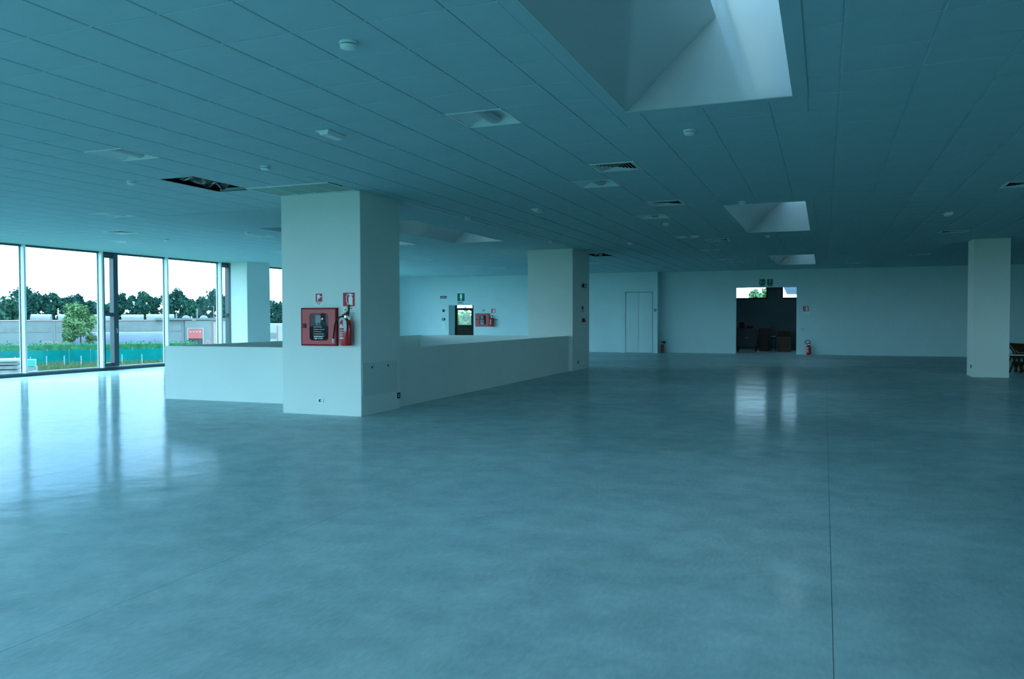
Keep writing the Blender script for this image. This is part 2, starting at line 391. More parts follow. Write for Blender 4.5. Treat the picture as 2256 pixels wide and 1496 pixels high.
# ------------------------------------------------------------------ walls
DO = (-3.518, -1.086, 2.812)
w = boxes('wall_back', [(-6.775, DO[0], 35.45, 35.65, -0.012, CZ + .03), (DO[1], XR + .2, 35.45, 35.65, -0.012, CZ + .03), (DO[0], DO[1], 35.45, 35.65, DO[2], CZ + .03)], M_WALL)
struct(w, 'white back wall around the dark storeroom doorway', 'wall')
LD = (-16.957, -15.653, 2.175)
w = boxes('wall_back_left', [(XL - .2, LD[0], 35.2, 35.6, -0.012, CZ + .03), (LD[1], -8.43, 35.2, 35.6, -0.012, CZ + .03), (LD[0], LD[1], 35.2, 35.6, LD[2], CZ + .03)], M_WALL)
struct(w, 'bright white back wall around the glazed exit door', 'wall')
DD = (-8.194, -6.99, 2.673)
w = boxes('wall_closet', [(-8.43, DD[0] - .01, 34.95, 35.65, -0.012, CZ + .03), (DD[1] + .01, -6.775, 34.95, 35.65, -0.012, CZ + .03), (DD[0] - .01, DD[1] + .01, 34.95, 35.65, DD[2] + .01, CZ + .03), (DD[0] - .01, DD[1] + .01, 35.1, 35.65, -0.012, DD[2] + .01)], M_WALL)
struct(w, 'shallow white closet block with flush double door', 'wall')
struct(boxes('wall_right', [(XR, XR + .2, YB, 8.0, -0.012, CZ + .03), (XR, XR + .2, 15.0, 35.6, -0.012, CZ + .03), (XR, XR + .2, 8.0, 15.0, -0.012, 0.9), (XR, XR + .2, 8.0, 15.0, 3.2, CZ + .03)], M_WALL), 'white wall on the right side of the hall', 'wall')
struct(bobj('wall_left_blocker', (XL - .15, XL + .1, 32.6, 35.2, -0.012, CZ + .03), M_WALL), 'unseen solid end of the window wall, added to dim the back wall', 'wall')  # hidden bay closed with added wall, cuts daylight on the back-left wall
FW = (-19.5, -2.0)
struct(boxes('wall_front', [(XL - .3, FW[0], YB - .2, YB, -0.012, CZ + .03), (FW[1], XR + .2, YB - .2, YB, -0.012, CZ + .03)], M_WALL), 'white wall behind the photographer', 'wall')
wf = sempty('window_30', 'unseen glazed wall added behind the camera to light the hall', 'window', (FW[0], YB - .1, 0))  # added glazing, out of view, brightens near floor, ceiling and pillar fronts
LW = FW[1] - FW[0]; NP = 7
boxes('sill', [(0, LW, -.1, .1, -0.012, .085)], M_SILL, wf)
boxes('head_rail', [(0, LW, -.1, .05, CZ - .05, CZ + .01)], M_DKFRAME, wf)
for k in range(NP):
    a, b = LW * k / NP, LW * (k + 1) / NP
    bobj('mullion', (a, a + .06, -.06, .15, .086, CZ - .051), M_ALU, wf)
    bobj('pane', (a + .061, b, -.006, .006, .086, CZ - .051), G_WIN, wf)
wr = sempty('window_31', 'unseen long window added in the right wall to light the shaded sides', 'window', (XR + 0.1, 11.5, 0.9))  # added window, out of view, brightens the right-facing pillar and parapet sides
bobj('pane', (-0.006, 0.006, -3.45, 3.45, 0.04, 2.26), G_WIN, wr)
boxes('frame', [(-.04, .04, -3.5, 3.5, 0, .04), (-.04, .04, -3.5, 3.5, 2.26, 2.3), (-.04, .04, -3.5, -3.45, .04, 2.26), (-.04, .04, 3.45, 3.5, .04, 2.26)], M_DKFRAME, wr)
# parapet round the stairwell
PH = 1.022
struct(bobj('wall_parapet_front', (-11.92, -8.27, 12.08, 12.23, -0.012, PH), M_PILLAR), 'low white parapet wall left of the wide pillar', 'wall')
struct(bobj('wall_parapet_right', (-7.05, -6.90, 12.15, 22.3, -0.012, PH), M_PILLAR), 'long low white parapet between the two pillars', 'wall')
struct(bobj('wall_parapet_left', (-11.92, -11.77, 12.23, 22.5, -0.012, PH), M_PILLAR), 'low parapet on the window side of the stairwell', 'wall')
struct(bobj('wall_parapet_back', (-11.77, -8.16, 22.35, 22.5, -0.012, PH), M_PILLAR), 'far low parapet at the end of the stairwell', 'wall')
# pillars
def pillar(r, lb):
    bm = new(); box(bm, r[0], r[1], r[2], r[3], 0.0, CZ + 0.0078); bev(bm, 0.006, 1)
    return tag(obj('pillar', bm, M_PILLAR), lb, 'pillar')
pillar(P1, 'wide white square pillar holding the large red hose cabinet')
pillar(P2, 'white pillar at the far end of the long parapet')
pillar(P3, 'slim white pillar standing alone at the right edge')
pillar(P4, 'slim white pillar outside the right edge of the photo')
for r, lb in zip(PW, ('white column standing against the window wall', 'white window column just outside the left edge', 'white window column behind the left edge of view')): pillar(r, lb)

# ------------------------------------------------------------------ window wall on the left
ZT = CZ + 0.01
mods = []
y = 15.34 - 5.03 * 4
n_ = 1
WLAB = ['glazed bay of the left wall behind the camera, nearest the corner', 'glazed bay of the left wall beside the camera', 'glazed bay of the left wall just ahead of the camera, out of view', 'glazed bay cut by the left edge of the photo',
        'glazed bay between the first and third white mullions, with grey casement', 'glazed bay from the third white mullion to the window column', 'glazed bay between window column and wide pillar', 'short glazed bay hidden behind the wide pillar']
while y < 31.0:
    t = sempty('window_%d' % n_, WLAB[n_ - 1], 'window', (XL, y, 0)); n_ += 1
    L = min(5.03, 32.6 - y)
    def Y(v): return min(v, L)
    m1, m2 = 2.48, 2.48 + 0.19
    boxes('sill', [(-0.12, 0.10, 0, L, -0.012, 0.085)], M_SILL, t)
    boxes('glazing_bead', [(-0.03, 0.03, 0.0, L, 0.086, 0.115)], M_ALU, t)
    boxes('head_rail', [(-0.1, 0.05, 0, L, CZ - 0.05, ZT)], M_DKFRAME, t)
    for mm in (0.0, 2.48):
        if mm < L:
            mo = boxes('mullion', [(-0.06, 0.15, mm, mm + 0.06, 0.086, CZ - 0.002)], M_ALU, t)
            boxes('gasket', [(-0.012, 0.012, mm - 0.018, mm - 0.001, 0.116, CZ - 0.051), (-0.012, 0.012, mm + 0.061, mm + 0.078, 0.116, CZ - 0.051)], M_DKFRAME, mo)
    bobj('pane', (-0.006, 0.006, 0.08, Y(2.46), 0.116, CZ - 0.05), G_WIN, t)
    if L > 3.3:
        cs = boxes('casement', [(-0.05, 0.10, 2.56, 2.63, 0.12, CZ - 0.05), (-0.05, 0.12, 2.93, 3.10, 0.12, CZ - 0.05), (-0.05, 0.09, 2.63, 2.93, 0.12, 0.22), (-0.05, 0.09, 2.63, 2.93, CZ - 0.17, CZ - 0.05), (-0.05, 0.09, 2.63, 2.93, 1.63, 1.73)], M_DKFRAME, t)
        bobj('casement_pane', (-0.006, 0.006, 2.63, 2.93, 0.22, 1.63), G_WIN, cs)
        bobj('casement_pane', (-0.006, 0.006, 2.63, 2.93, 1.73, CZ - 0.17), G_WIN, cs)
        bm = new(); tube(bm, [(0.12, 3.0, 1.25), (0.165, 3.0, 1.25), (0.165, 3.0, 1.12)], 0.011); obj('handle', bm, M_STEEL, cs)
        bobj('pane', (-0.006, 0.006, 3.10, L - 0.02, 0.116, CZ - 0.05), G_WIN, t)
    y += 5.03

# ------------------------------------------------------------------ doors in the back walls
t = sempty('door_1', 'dark glazed exit door under the green exit sign', 'door', (LD[0], 35.2, 0))
bobj('side_panel', (0.0, 0.301, 0.02, 0.18, 0.0, 2.17), mat('grey_door_panel', (0.15, 0.29, 0.31), 0.6, spec=0.1, var=0.05), t)
boxes('door_frame', [(0.302, 0.37, 0.10, 0.18, 0, 2.17), (1.20, 1.30, 0.10, 0.18, 0, 2.17), (0.37, 1.20, 0.10, 0.18, 1.935, 2.03), (0.37, 1.2, .10, .18, 2.165, 2.175)], M_DOORDK, t)
lf = boxes('door_leaf', [(0.37, 0.415, 0.11, 0.16, 0, 1.935), (1.135, 1.20, 0.11, 0.16, 0, 1.935), (0.415, 1.135, 0.11, 0.16, 0, 1.213), (0.415, 1.135, 0.11, 0.16, 1.915, 1.935)], M_DOORDK, t)
bobj('pane', (0.415, 1.135, 0.13, 0.138, 1.213, 1.915), G_WIN, lf)
bobj('push_bar', (0.5, 1.1, 0.06, 0.09, 1.0, 1.05), M_DARK, lf)
bobj('transom_pane', (0.37, 1.20, 0.13, 0.138, 2.03, 2.165), G_WIN, t)
t = sempty('door_2', 'flush white double door in the closet block', 'door', (DD[0], 34.95, 0))
W2 = DD[1] - DD[0]
for i in range(2):
    lf = bobj('door_leaf', (0.012 + i * 0.588 if i == 0 else 0.596, 0.588 if i == 0 else W2 - 0.012, 0.004, 0.05, 0.008, DD[2] - 0.012), M_WALL, t, 0.003)
bobj('reveal', (0.0, W2, 0.06, 0.10, 0.0, DD[2]), M_JOINT, t)

# storeroom behind the open doorway
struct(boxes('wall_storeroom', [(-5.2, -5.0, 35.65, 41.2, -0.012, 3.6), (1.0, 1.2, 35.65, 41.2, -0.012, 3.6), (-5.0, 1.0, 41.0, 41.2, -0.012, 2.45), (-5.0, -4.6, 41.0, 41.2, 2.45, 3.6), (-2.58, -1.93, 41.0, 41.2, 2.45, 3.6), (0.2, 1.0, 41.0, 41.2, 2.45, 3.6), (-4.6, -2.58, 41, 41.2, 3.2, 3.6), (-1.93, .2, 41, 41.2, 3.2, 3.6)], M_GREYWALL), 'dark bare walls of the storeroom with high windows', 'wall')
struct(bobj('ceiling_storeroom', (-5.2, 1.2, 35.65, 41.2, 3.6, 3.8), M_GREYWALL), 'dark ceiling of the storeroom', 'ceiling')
for k, (a, b, lb) in enumerate(((-4.6, -2.58, 'high storeroom window seen at the upper left of the doorway'), (-1.93, 0.2, 'high storeroom window seen at the upper right of the doorway'))):
    t = sempty('window_%d' % (40 + k), lb, 'window', (a, 41.0, 2.45)); w_ = b - a
    boxes('frame', [(0, w_, -.04, .04, 0, .06), (0, w_, -.04, .04, .69, .75), (0, .06, -.04, .04, .06, .69), (w_ - .06, w_, -.04, .04, .06, .69)], M_DOORDK, t)
    bobj('pane', (.06, w_ - .06, -.005, .005, .06, .69), G_WIN, t)

# ------------------------------------------------------------------ ceiling fittings
# open holes where tiles are missing, black film inside
for (x0, x1, y0, y1), lb, h in ((HOLE1, 'missing ceiling tile beside the grille panel, crumpled black film inside', 0.02), (HOLE2, 'small black ceiling opening just behind the second pillar', 0.02)):
    cx, cy = (x0 + x1) / 2, (y0 + y1) / 2
    t = thing('ceiling_opening', lb, 'opening', (cx, cy, CZ))
    a, b = (x1 - x0) / 2, (y1 - y0) / 2
    boxes('plenum_box', [(-a - .02, -a, -b, b, 0.0, .5), (a, a + .02, -b, b, 0.0, .5), (-a, a, -b - .02, -b, 0.0, .5), (-a, a, b, b + .02, 0.0, .5), (-a, a, -b, b, .5, .52)], M_DARK, t)
    bm = new(); N, K = 14, 24; grid = []
    for i in range(N + 1):
        row = []
        for j in range(K + 1):
            u, v = i / N, j / K
            z = 0.10 + 0.05 * math.sin(u * 9 + v * 5) * math.sin(v * 13) + 0.03 * math.sin(u * 23 + v * 17) - 0.09 * math.sin(PI * v) * math.sin(PI * u)
            row.append(bm.verts.new((-a + 2 * a * u, -b + 2 * b * v, z)))
        grid.append(row)
    for i in range(N):
        for j in range(K): bm.faces.new([grid[i][j], grid[i + 1][j], grid[i + 1][j + 1], grid[i][j + 1]])
    obj('plastic_film', bm, M_BLACKFILM, t, True)

# air return grille above the wide pillar
x0, x1, y0, y1 = GRILL; cx, cy = (x0 + x1) / 2, (y0 + y1) / 2; a, b = (x1 - x0) / 2, (y1 - y0) / 2
t = thing('ceiling_grille', 'green-grey grille of four perforated panels above the wide pillar', 'grille', (cx, cy, CZ))
boxes('frame', [(-a, -a + .03, -b, b, -.012, .03), (a - .03, a, -b, b, -.012, .03), (-a + .03, a - .03, -b, -b + .03, -.012, .03), (-a + .03, a - .03, b - .03, b, -.012, .03)], M_WHITE, t)
iw = (2 * a - .06)
for k in range(4):
    p0 = -a + .03 + iw * k / 4 + .008; p1_ = -a + .03 + iw * (k + 1) / 4 - .008
    bm = new(); box(bm, p0, p1_, -b + .035, b - .035, -.002, .012)
    o = obj('perforated_panel', bm, M_PERF, t)
for k in range(3):
    p0 = -a + .03 + iw * (k + 1) / 4
    bobj('divider', (p0 - .008, p0 + .008, -b + .03, b - .03, -.008, .02), M_WHITE, t)
bobj('backing', (-a + .03, a - .03, -b + .03, b - .03, .031, .06), M_DARK, t)
bobj('latch', (a + .0, a + .02, -0.02, 0.08, -.02, .0), M_WHITE, t)
bobj('gap', (a + .0, a + .012, -b, -0.03, -.006, .0), M_DARK, t)

# recessed luminaires
def make_light(label, loc):
    t = thing('recessed_light', label, 'ceiling light', loc, 0, 'recessed square ceiling lights')
    a, b = TX / 2 - .004, TY / 2 - .004
    boxes('trim', [(-a, -a + .018, -b, b, -.003, .11), (a - .018, a, -b, b, -.003, .11), (-a + .018, a - .018, -b, -b + .018, -.003, .11), (-a + .018, a - .018, b - .018, b, -.003, .11), (-a, a, -b, b, .111, .12)], M_WHITE, t)
    for s in (-1, 1):
        bm = new(); pr = []
        for k in range(9):
            u = k / 8; x = s * (a - .02 - u * (a - .02 - .06)); z = .002 + .1 * math.sin(u * PI / 2)
            pr.append((x, z))
        for (xa, za), (xb, zb) in zip(pr, pr[1:]): quad(bm, (xa, -b + .02, za), (xb, -b + .02, zb), (xb, b - .02, zb), (xa, b - .02, za))
        obj('reflector', bm, M_WHITE, t, True)
    bm = new(); pr = [(.075 * math.cos(PI + PI * k / 10), .055 + .04 * math.sin(PI + PI * k / 10)) for k in range(11)]
    prism(bm, pr, -b + .02, b - .02); obj('lamp_shield', bm, M_OFFW, t, True)
    return t
LL = ['recessed square ceiling light nearest the largest skylight, left of it', 'recessed ceiling light second along the skylight row', 'recessed ceiling light third along the skylight row',
      'recessed ceiling light fourth along the skylight row', 'recessed ceiling light fifth along the skylight row, small and faint', 'recessed ceiling light last before the storeroom wall',
      'recessed ceiling light at the left, above the black missing tile', 'recessed ceiling light left of the wide pillar, above the second window pane', 'recessed ceiling light close beside the wide pillar top, far left side',
      'faint recessed ceiling light beyond the stairwell parapet', 'faint recessed ceiling light above the exit door', 'recessed ceiling light last before the exit door wall', 'faint recessed light before the bright back wall section',
      'faint recessed light nearer the window column', 'recessed ceiling light close to the window wall']
first = None
for (a, b), lb in zip(LIGHTS, LL):
    c = cell(a, b); loc = ((c[0] + c[1]) / 2, (c[2] + c[3]) / 2, CZ)
    if first is None: first = make_light(lb, loc)
    else: dup(first, loc, lb)

# square louvred air diffusers
def make_vent(label, loc):
    t = thing('air_diffuser', label, 'air vent', loc, 0, 'square louvred air diffusers')
    a = TX / 2 - .004
    bm = new()
    for d in ((-a, -a + .035, -a, a), (a - .035, a, -a, a), (-a + .035, a - .035, -a, -a + .035), (-a + .035, a - .035, a - .035, a)): box(bm, *d, -.005, .02)
    obj('frame', bm, M_WHITE, t)
    boxes('plenum', [(-a, a, -a, a, .10, .12), (-a, -a + .012, -a, a, .021, .1), (a - .012, a, -a, a, .021, .1), (-a, a, -a, -a + .012, .021, .1), (-a, a, a - .012, a, .021, .1)], M_DARK, t)
    for k in range(6):
        o_ = a - .045 - k * .042; i_ = o_ - .018
        bm = new(); z0, z1 = -.004, .007; th = .003
        for s in range(4):
            ca, sa = [(1, 0), (0, 1), (-1, 0), (0, -1)][s]
            def R_(x, y): return (x * ca - y * sa, x * sa + y * ca)
            A = [(*R_(o_, -o_), z0), (*R_(o_, o_), z0), (*R_(i_, i_), z1), (*R_(i_, -i_), z1)]
            B = [(*R_(o_ - th, -o_ + th), z0), (*R_(o_ - th, o_ - th), z0), (*R_(i_ - th, i_ - th), z1), (*R_(i_ - th, -i_ + th), z1)]
            quad(bm, *A); quad(bm, *B); quad(bm, A[0], A[1], B[1], B[0])
        obj('louvre', bm, M_WHITE, t)
    return t
VL = ['louvred air diffuser nearest the camera, right of two recessed lights', 'second louvred air diffuser, left of the middle skylight', 'third air diffuser, below the corner of the middle skylight', 'small air diffuser before the storeroom wall, left of the farthest skylight',
      'louvred air diffuser cut by the right edge of the photo', 'louvred air diffuser above the slim right pillar', 'small dark air diffuser left of the slim right pillar', 'dark louvred air diffuser above the grey window casement',
      'faint air diffuser near the window column', 'small air diffuser above the navy sign beside the exit door', 'small air diffuser above the flush double door', 'small dark air diffuser at the right end before the back wall']
first = None
for (a, b), lb in zip(VENTS, VL):
    c = cell(a, b); loc = ((c[0] + c[1]) / 2, (c[2] + c[3]) / 2, CZ)
    if first is None: first = make_vent(lb, loc)
    else: dup(first, loc, lb)

# smoke detectors
def make_smoke(label, loc):
    t = thing('smoke_detector', label, 'smoke detector', loc, 0, 'ceiling smoke detectors')
    bm = new(); lathe(bm, [(.066, 0), (.068, -.012), (.064, -.02)], 28); obj('base', bm, M_WHITE, t, True)
    bm = new(); lathe(bm, [(.056, -.02), (.056, -.026)], 28); obj('slot_ring', bm, M_DARK, t, True)
    bm = new(); lathe(bm, [(.062, -.026), (.06, -.036), (.05, -.048), (.03, -.054), (.004, -.055)], 28); obj('dome', bm, M_WHITE, t, True)
    bm = new(); lathe(bm, [(.006, -.036), (.006, -.050)], 10, (-.05, -.02, 0)); obj('indicator', bm, M_SIGNW, t)
    return t
SM = [((-3.22, 5.04), 'large white smoke detector on the near ceiling, upper middle'), ((-6.85, 8.71), 'smoke detector above the grille panel of the wide pillar'), ((-9.4, 8.94), 'smoke detector left of the black missing tile'),
      ((-1.355, 8.73), 'smoke detector just below the largest skylight'), ((-1.33, 14.42), 'smoke detector at the near edge of the middle skylight'), ((-3.14, 17.1), 'smoke detector left of the middle skylight among the lights'),
      ((-6.6, 14.6), 'smoke detector right of the stairwell ceiling edge, nearer one'), ((-6.6, 19.8), 'smoke detector above the second pillar'), ((-1.3, 20.6), 'smoke detector just beyond the middle skylight'),
      ((-15.4, 15.7), 'smoke detector above the grey window casement'), ((-12.4, 15.1), 'smoke detector beside the wide pillar top, window side'), ((-3.1, 29.6), 'tiny far smoke detector left of the farthest skylight'), ((-17.2, 24.2), 'small smoke detector above the window column')]
first = None
for (x, y), lb in SM:
    if first is None: first = make_smoke(lb, (x, y, CZ))
    else: dup(first, (x, y, CZ), lb)

# emergency lamps
def make_em(label, loc):
    t = thing('emergency_light', label, 'emergency light', loc, 0, 'small emergency lights on the ceiling')
    bm = new(); box(bm, -.085, .085, -.17, .17, -.012, 0); bev(bm, .004, 1); obj('base_plate', bm, M_WHITE, t)
    bm = new(); prism(bm, [(-.06, -.012), (.07, -.012), (.06, -.045), (-.03, -.05)], -.15, .15); obj('diffuser', bm, M_SIGNW, t)
    return t
EM = [((-4.98, 7.43), 'rectangular emergency light on the ceiling left of the nearest recessed light'), ((-4.95, 14.03), 'small emergency light on the ceiling right of the wide pillar'), ((-4.88, 21.3), 'tiny emergency light above the far end of the parapet'), ((2.2, 17.5), 'small emergency light on the dark ceiling at the right')]
first = None
for (x, y), lb in EM:
    if first is None: first = make_em(lb, (x, y, CZ))
    else: dup(first, (x, y, CZ), lb)

# ------------------------------------------------------------------ signs and fittings on walls
def poly_part(name, polys, m, parent, y0=-.0068, y1=-.0052):
    bm = new()
    for p in polys: prism(bm, p, y0, y1)
    return obj(name, bm, m, parent)
def rect(x0, x1, z0, z1): return [(x0, z0), (x1, z0), (x1, z1), (x0, z1)]
def circ(cx, cz, r, n=16): return [(cx + r * math.cos(2 * PI * k / n), cz + r * math.sin(2 * PI * k / n)) for k in range(n)]
def lines(x0, x1, ztop, n, dz, h, seed=1):
    rr = random.Random(seed); out = []
    for i in range(n):
        x = x0; z = ztop - i * dz; end = x1 - (x1 - x0) * rr.uniform(0, .3)
        while x < end:
            w_ = rr.uniform(.04, .16) * (x1 - x0); out.append(rect(x, min(x + w_, end), z - h, z)); x += w_ + .022 * (x1 - x0) * 1.6
    return out
def sign(name, label, cat, loc, w_, h_, base, rotz=0, group=None, inset=None, inset_mat=None):
    t = thing(name, label, cat, loc, rotz, group)
    bm = new(); box(bm, -w_ / 2, w_ / 2, -.004, 0, -h_ / 2, h_ / 2); obj('plate', bm, base, t)
    if inset_mat:
        x0, x1, z0, z1 = inset
        poly_part('colour_field', [rect(x0, x1, z0, z1)], inset_mat, t, -.0051, -.0041)
    return t
def ext_picto(w, h, cz=0):
    k = h
    body = [(-.02 * k, -.40 * k + cz), (.30 * k, -.40 * k + cz), (.31 * k, .12 * k + cz), (.24 * k, .22 * k + cz), (.20 * k, .34 * k + cz), (.06 * k, .34 * k + cz), (.03 * k, .22 * k + cz), (-.03 * k, .12 * k + cz)]
    top = [(.02 * k, .34 * k + cz), (.34 * k, .28 * k + cz), (.36 * k, .33 * k + cz), (.16 * k, .42 * k + cz), (.04 * k, .42 * k + cz)]
    hose = []
    pts = [(.05, .36), (-.08, .36), (-.17, .28), (-.20, .1), (-.19, -.08), (-.14, -.25), (-.07, -.38)]
    for (a, b), (c, d) in zip(pts, pts[1:]):
        dx, dz = c - a, d - b; L_ = math.hypot(dx, dz); nx, nz = -dz / L_ * .022, dx / L_ * .022
        hose.append([((a + nx) * k, (b + nz) * k + cz), ((c + nx) * k, (d + nz) * k + cz), ((c - nx) * k, (d - nz) * k + cz), ((a - nx) * k, (b - nz) * k + cz)])
    return [body, top] + hose
def ext_sign(label, loc, s, rotz=0, text=True):
    t = sign('extinguisher_sign', label, 'sign', loc, s, s * (1.0), M_SIGNW, rotz, 'fire extinguisher signs', (-s * .46, s * .46, -s * .46, s * .46), M_REDSIGN)
    poly_part('extinguisher_symbol', ext_picto(s, s * .95), M_SIGNW, t)
    if text:
        bm = new(); box(bm, -s * .46, s * .46, -.003, 0, -s * .84, -s * .53); p = obj('caption_plate', bm, M_SIGNW, t)
        poly_part('caption', lines(-s * .22, s * .3, -s * .58, 1, 1, s * .05, 3) + [circ(-s * .3, -s * .70, s * .05, 10)], M_DARK, p, -.0042, -.0032)
    return t
def hose_sign(label, loc, w_, h_, rotz=0):
    t = sign('hose_sign', label, 'sign', loc, w_, h_, M_SIGNW, rotz, 'fire hose signs', (-w_ * .40, w_ * .40, -h_ * .21, h_ * .44), M_REDSIGN)
    k = w_
    poly_part('hose_symbol', [rect(-.22 * k, .10 * k, .06 * k, .46 * k), rect(-.22 * k, -.10 * k, -.18 * k, .06 * k), rect(.10 * k, .20 * k, .20 * k, .28 * k), circ(.24 * k, .24 * k, .075 * k, 10)], M_SIGNW, t)
    poly_part('caption', lines(-w_ * .40, w_ * .40, -h_ * .28, 1, .1, h_ * .04, 5) + lines(-w_ * .16, w_ * .2, -h_ * .37, 1, .1, h_ * .04, 6), M_DARK, t)
    return t

def hose_cabinet(label, loc, w_, h_):
    t = thing('hose_cabinet', label, 'fire cabinet', loc, 0, 'red fire hose cabinets')
    W_, H_ = w_ / 2, h_ / 2
    d = .055
    boxes('casing', [(-W_, -W_ + .022, -d, 0, -H_, H_), (W_ - .022, W_, -d, 0, -H_, H_), (-W_ + .022, W_ - .022, -d, 0, -H_, -H_ + .022), (-W_ + .022, W_ - .022, -d, 0, H_ - .022, H_), (-W_ + .022, W_ - .022, -.012, 0, -H_ + .022, H_ - .022)], M_REDDK, t)
    ox, oz, r_ = .178, .218, .05; cx = .01 * w_
    # door with a rounded window opening
    bm = new(); yo, yi = -d - .003, -d + .006
    def ring(hw, hz, rad, cx_, n=6):
        pts = []
        for (sx, sz, a0) in ((1, 1, 0), (-1, 1, PI / 2), (-1, -1, PI), (1, -1, 1.5 * PI)):
            for k in range(n + 1):
                a = a0 + PI / 2 * k / n
                pts.append((cx_ + sx * (hw - rad) + rad * math.cos(a), sz * (hz - rad) + rad * math.sin(a)))
        return pts
    outer = ring(W_ - .024, H_ - .024, .004, 0); inner = ring(ox, oz, r_, cx); n = len(outer)
    V = {}
    for y_ in (yo, yi):
        V[y_, 0] = [bm.verts.new((x, y_, z)) for x, z in outer]; V[y_, 1] = [bm.verts.new((x, y_, z)) for x, z in inner]
    for k in range(n):
        q = (k + 1) % n
        bm.faces.new([V[yo, 0][k], V[yo, 0][q], V[yo, 1][q], V[yo, 1][k]]); bm.faces.new([V[yi, 0][k], V[yi, 1][k], V[yi, 1][q], V[yi, 0][q]])
        bm.faces.new([V[yo, 1][k], V[yo, 1][q], V[yi, 1][q], V[yi, 1][k]]); bm.faces.new([V[yo, 0][k], V[yi, 0][k], V[yi, 0][q], V[yo, 0][q]])
    dr = obj('door', bm, M_RED, t)
    bm = new(); pts = ring(ox, oz, r_, cx); prism(bm, pts, -d - .001, -d + .002); obj('window', bm, G_CAB, dr)
    boxes('lock', [(-W_ + .035, -W_ + .105, -d - .006, -d - .0031, -.02, .055)], M_REDDK, dr)
    bobj('lock_slot', (-W_ + .075, -W_ + .105, -d - .009, -d - .0061, -.018, .052), M_DARK, dr)
    poly_part('window_lettering', lines(cx - .10, cx + .12, .0, 6, .036, .009, 2) + lines(cx - .10, cx + .10, -.15, 1, .03, .014, 9) + [circ(cx - .06, -.19, .014, 10)] + lines(cx - .02, cx + .07, -.185, 1, .03, .01, 4), M_SIGNW, dr, -d - .0022, -d - .0012)
    # hose coil, valve wheel and instruction card seen through the window
    bm = new()
    for i in range(4):
        rr = .05 + .032 * i; pts = [(cx - .01 + rr * math.cos(2 * PI * k / 28), -.03, -.04 + rr * .95 * math.sin(2 * PI * k / 28)) for k in range(29)]
        tube(bm, pts, .013, 8)
    obj('hose_coil', bm, M_HOSEF, t, True)
    bm = new(); lathe(bm, [(.02, -.05), (.022, -.03), (.012, -.014)], 14, (cx + .055, 0, .125), 'y'); obj('valve', bm, M_CHROME, t, True)
    bm = new(); prism(bm, [(cx - .075, .06), (cx + .02, .065), (cx + .025, .185), (cx - .075, .19)], -.047, -.045); prism(bm, [(cx - .055, .02), (cx - .045, .02), (cx - .04, .06), (cx - .055, .06)], -.047, -.045); obj('instruction_card', bm, M_SIGNW, t)
    return t

def extinguisher(label, loc, wall=True, s=1.0, rotz=0, kind='powder'):
    t = thing('fire_extinguisher', label, 'extinguisher', loc, rotz, 'red fire extinguishers')
    r = .095 * s; h = .40 * s
    prof = [(.0 + r * .5, .002), (r * .92, .012), (r, .035), (r, h - .07 * s), (r * .93, h - .035 * s), (r * .7, h - .008 * s), (r * .36, h + .008 * s), (r * .33, h + .03 * s)]
    if kind == 'co2': prof = [(r * .5, .002), (r * .70, .012), (r * .72, .035), (r * .72, h - .1 * s), (r * .62, h - .05 * s), (r * .4, h - .01 * s), (r * .28, h + .02 * s)]
    bm = new(); lathe(bm, prof, 28); b_ = obj('cylinder', bm, M_REDEXT, t, True)
    bm = new(); lathe(bm, [(r * .32, h + .03 * s), (r * .32, h + .065 * s), (r * .22, h + .075 * s)], 14); obj('valve', bm, M_CHROME, t, True)
    bm = new()
    prism(bm, [(-.075 * s, h + .07 * s), (-.06 * s, h + .06 * s), (.02 * s, h + .085 * s), (.05 * s, h + .125 * s), (.03 * s, h + .135 * s), (-.01 * s, h + .105 * s)], -.012 * s, .012 * s)
    obj('lever', bm, M_REDDK if kind != 'co2' else M_DARK, t)
    bm = new(); tube(bm, spline([(-.02 * s, 0, h + .058 * s), (.04 * s, 0, h + .07 * s), (.05 * s, 0, h + .12 * s)], 5), .009 * s); obj('carry_handle', bm, M_DARK, t, True)
    if kind != 'co2':
        bm = new()
        for z0, z1 in ((.13 * s, .285 * s),):
            n = 12
            for k in range(n):
                a0, a1 = -PI / 2 - .75 + 1.15 * k / n - .25, -PI / 2 - .75 + 1.15 * (k + 1) / n - .25; R1 = r * 1.008
                quad(bm, (R1 * math.cos(a0), R1 * math.sin(a0), z0), (R1 * math.cos(a1), R1 * math.sin(a1), z0), (R1 * math.cos(a1), R1 * math.sin(a1), z1), (R1 * math.cos(a0), R1 * math.sin(a0), z1))
        lb_ = obj('label', bm, mat('extinguisher_label', (.40, .06, .07), .5, var=.7, vscale=60), b_)
        bm = new(); n = 12
        for z0, z1 in ((.118 * s, .132 * s), (.283 * s, .297 * s), (.16 * s, .166 * s), (.18 * s, .187 * s), (.205 * s, .212 * s), (.24 * s, .246 * s)):
            for k in range(n):
                if z1 - z0 < .01 * s and k % 4 == 3: continue
                a0, a1 = -PI / 2 - .75 + 1.15 * k / n - .25, -PI / 2 - .75 + 1.15 * (k + 1) / n - .25; R1 = r * 1.014
                quad(bm, (R1 * math.cos(a0), R1 * math.sin(a0), z0), (R1 * math.cos(a1), R1 * math.sin(a1), z0), (R1 * math.cos(a1), R1 * math.sin(a1), z1), (R1 * math.cos(a0), R1 * math.sin(a0), z1))
        obj('label_stripes', bm, M_SIGNW, b_)
    return t, r, h

F1 = P1[2]
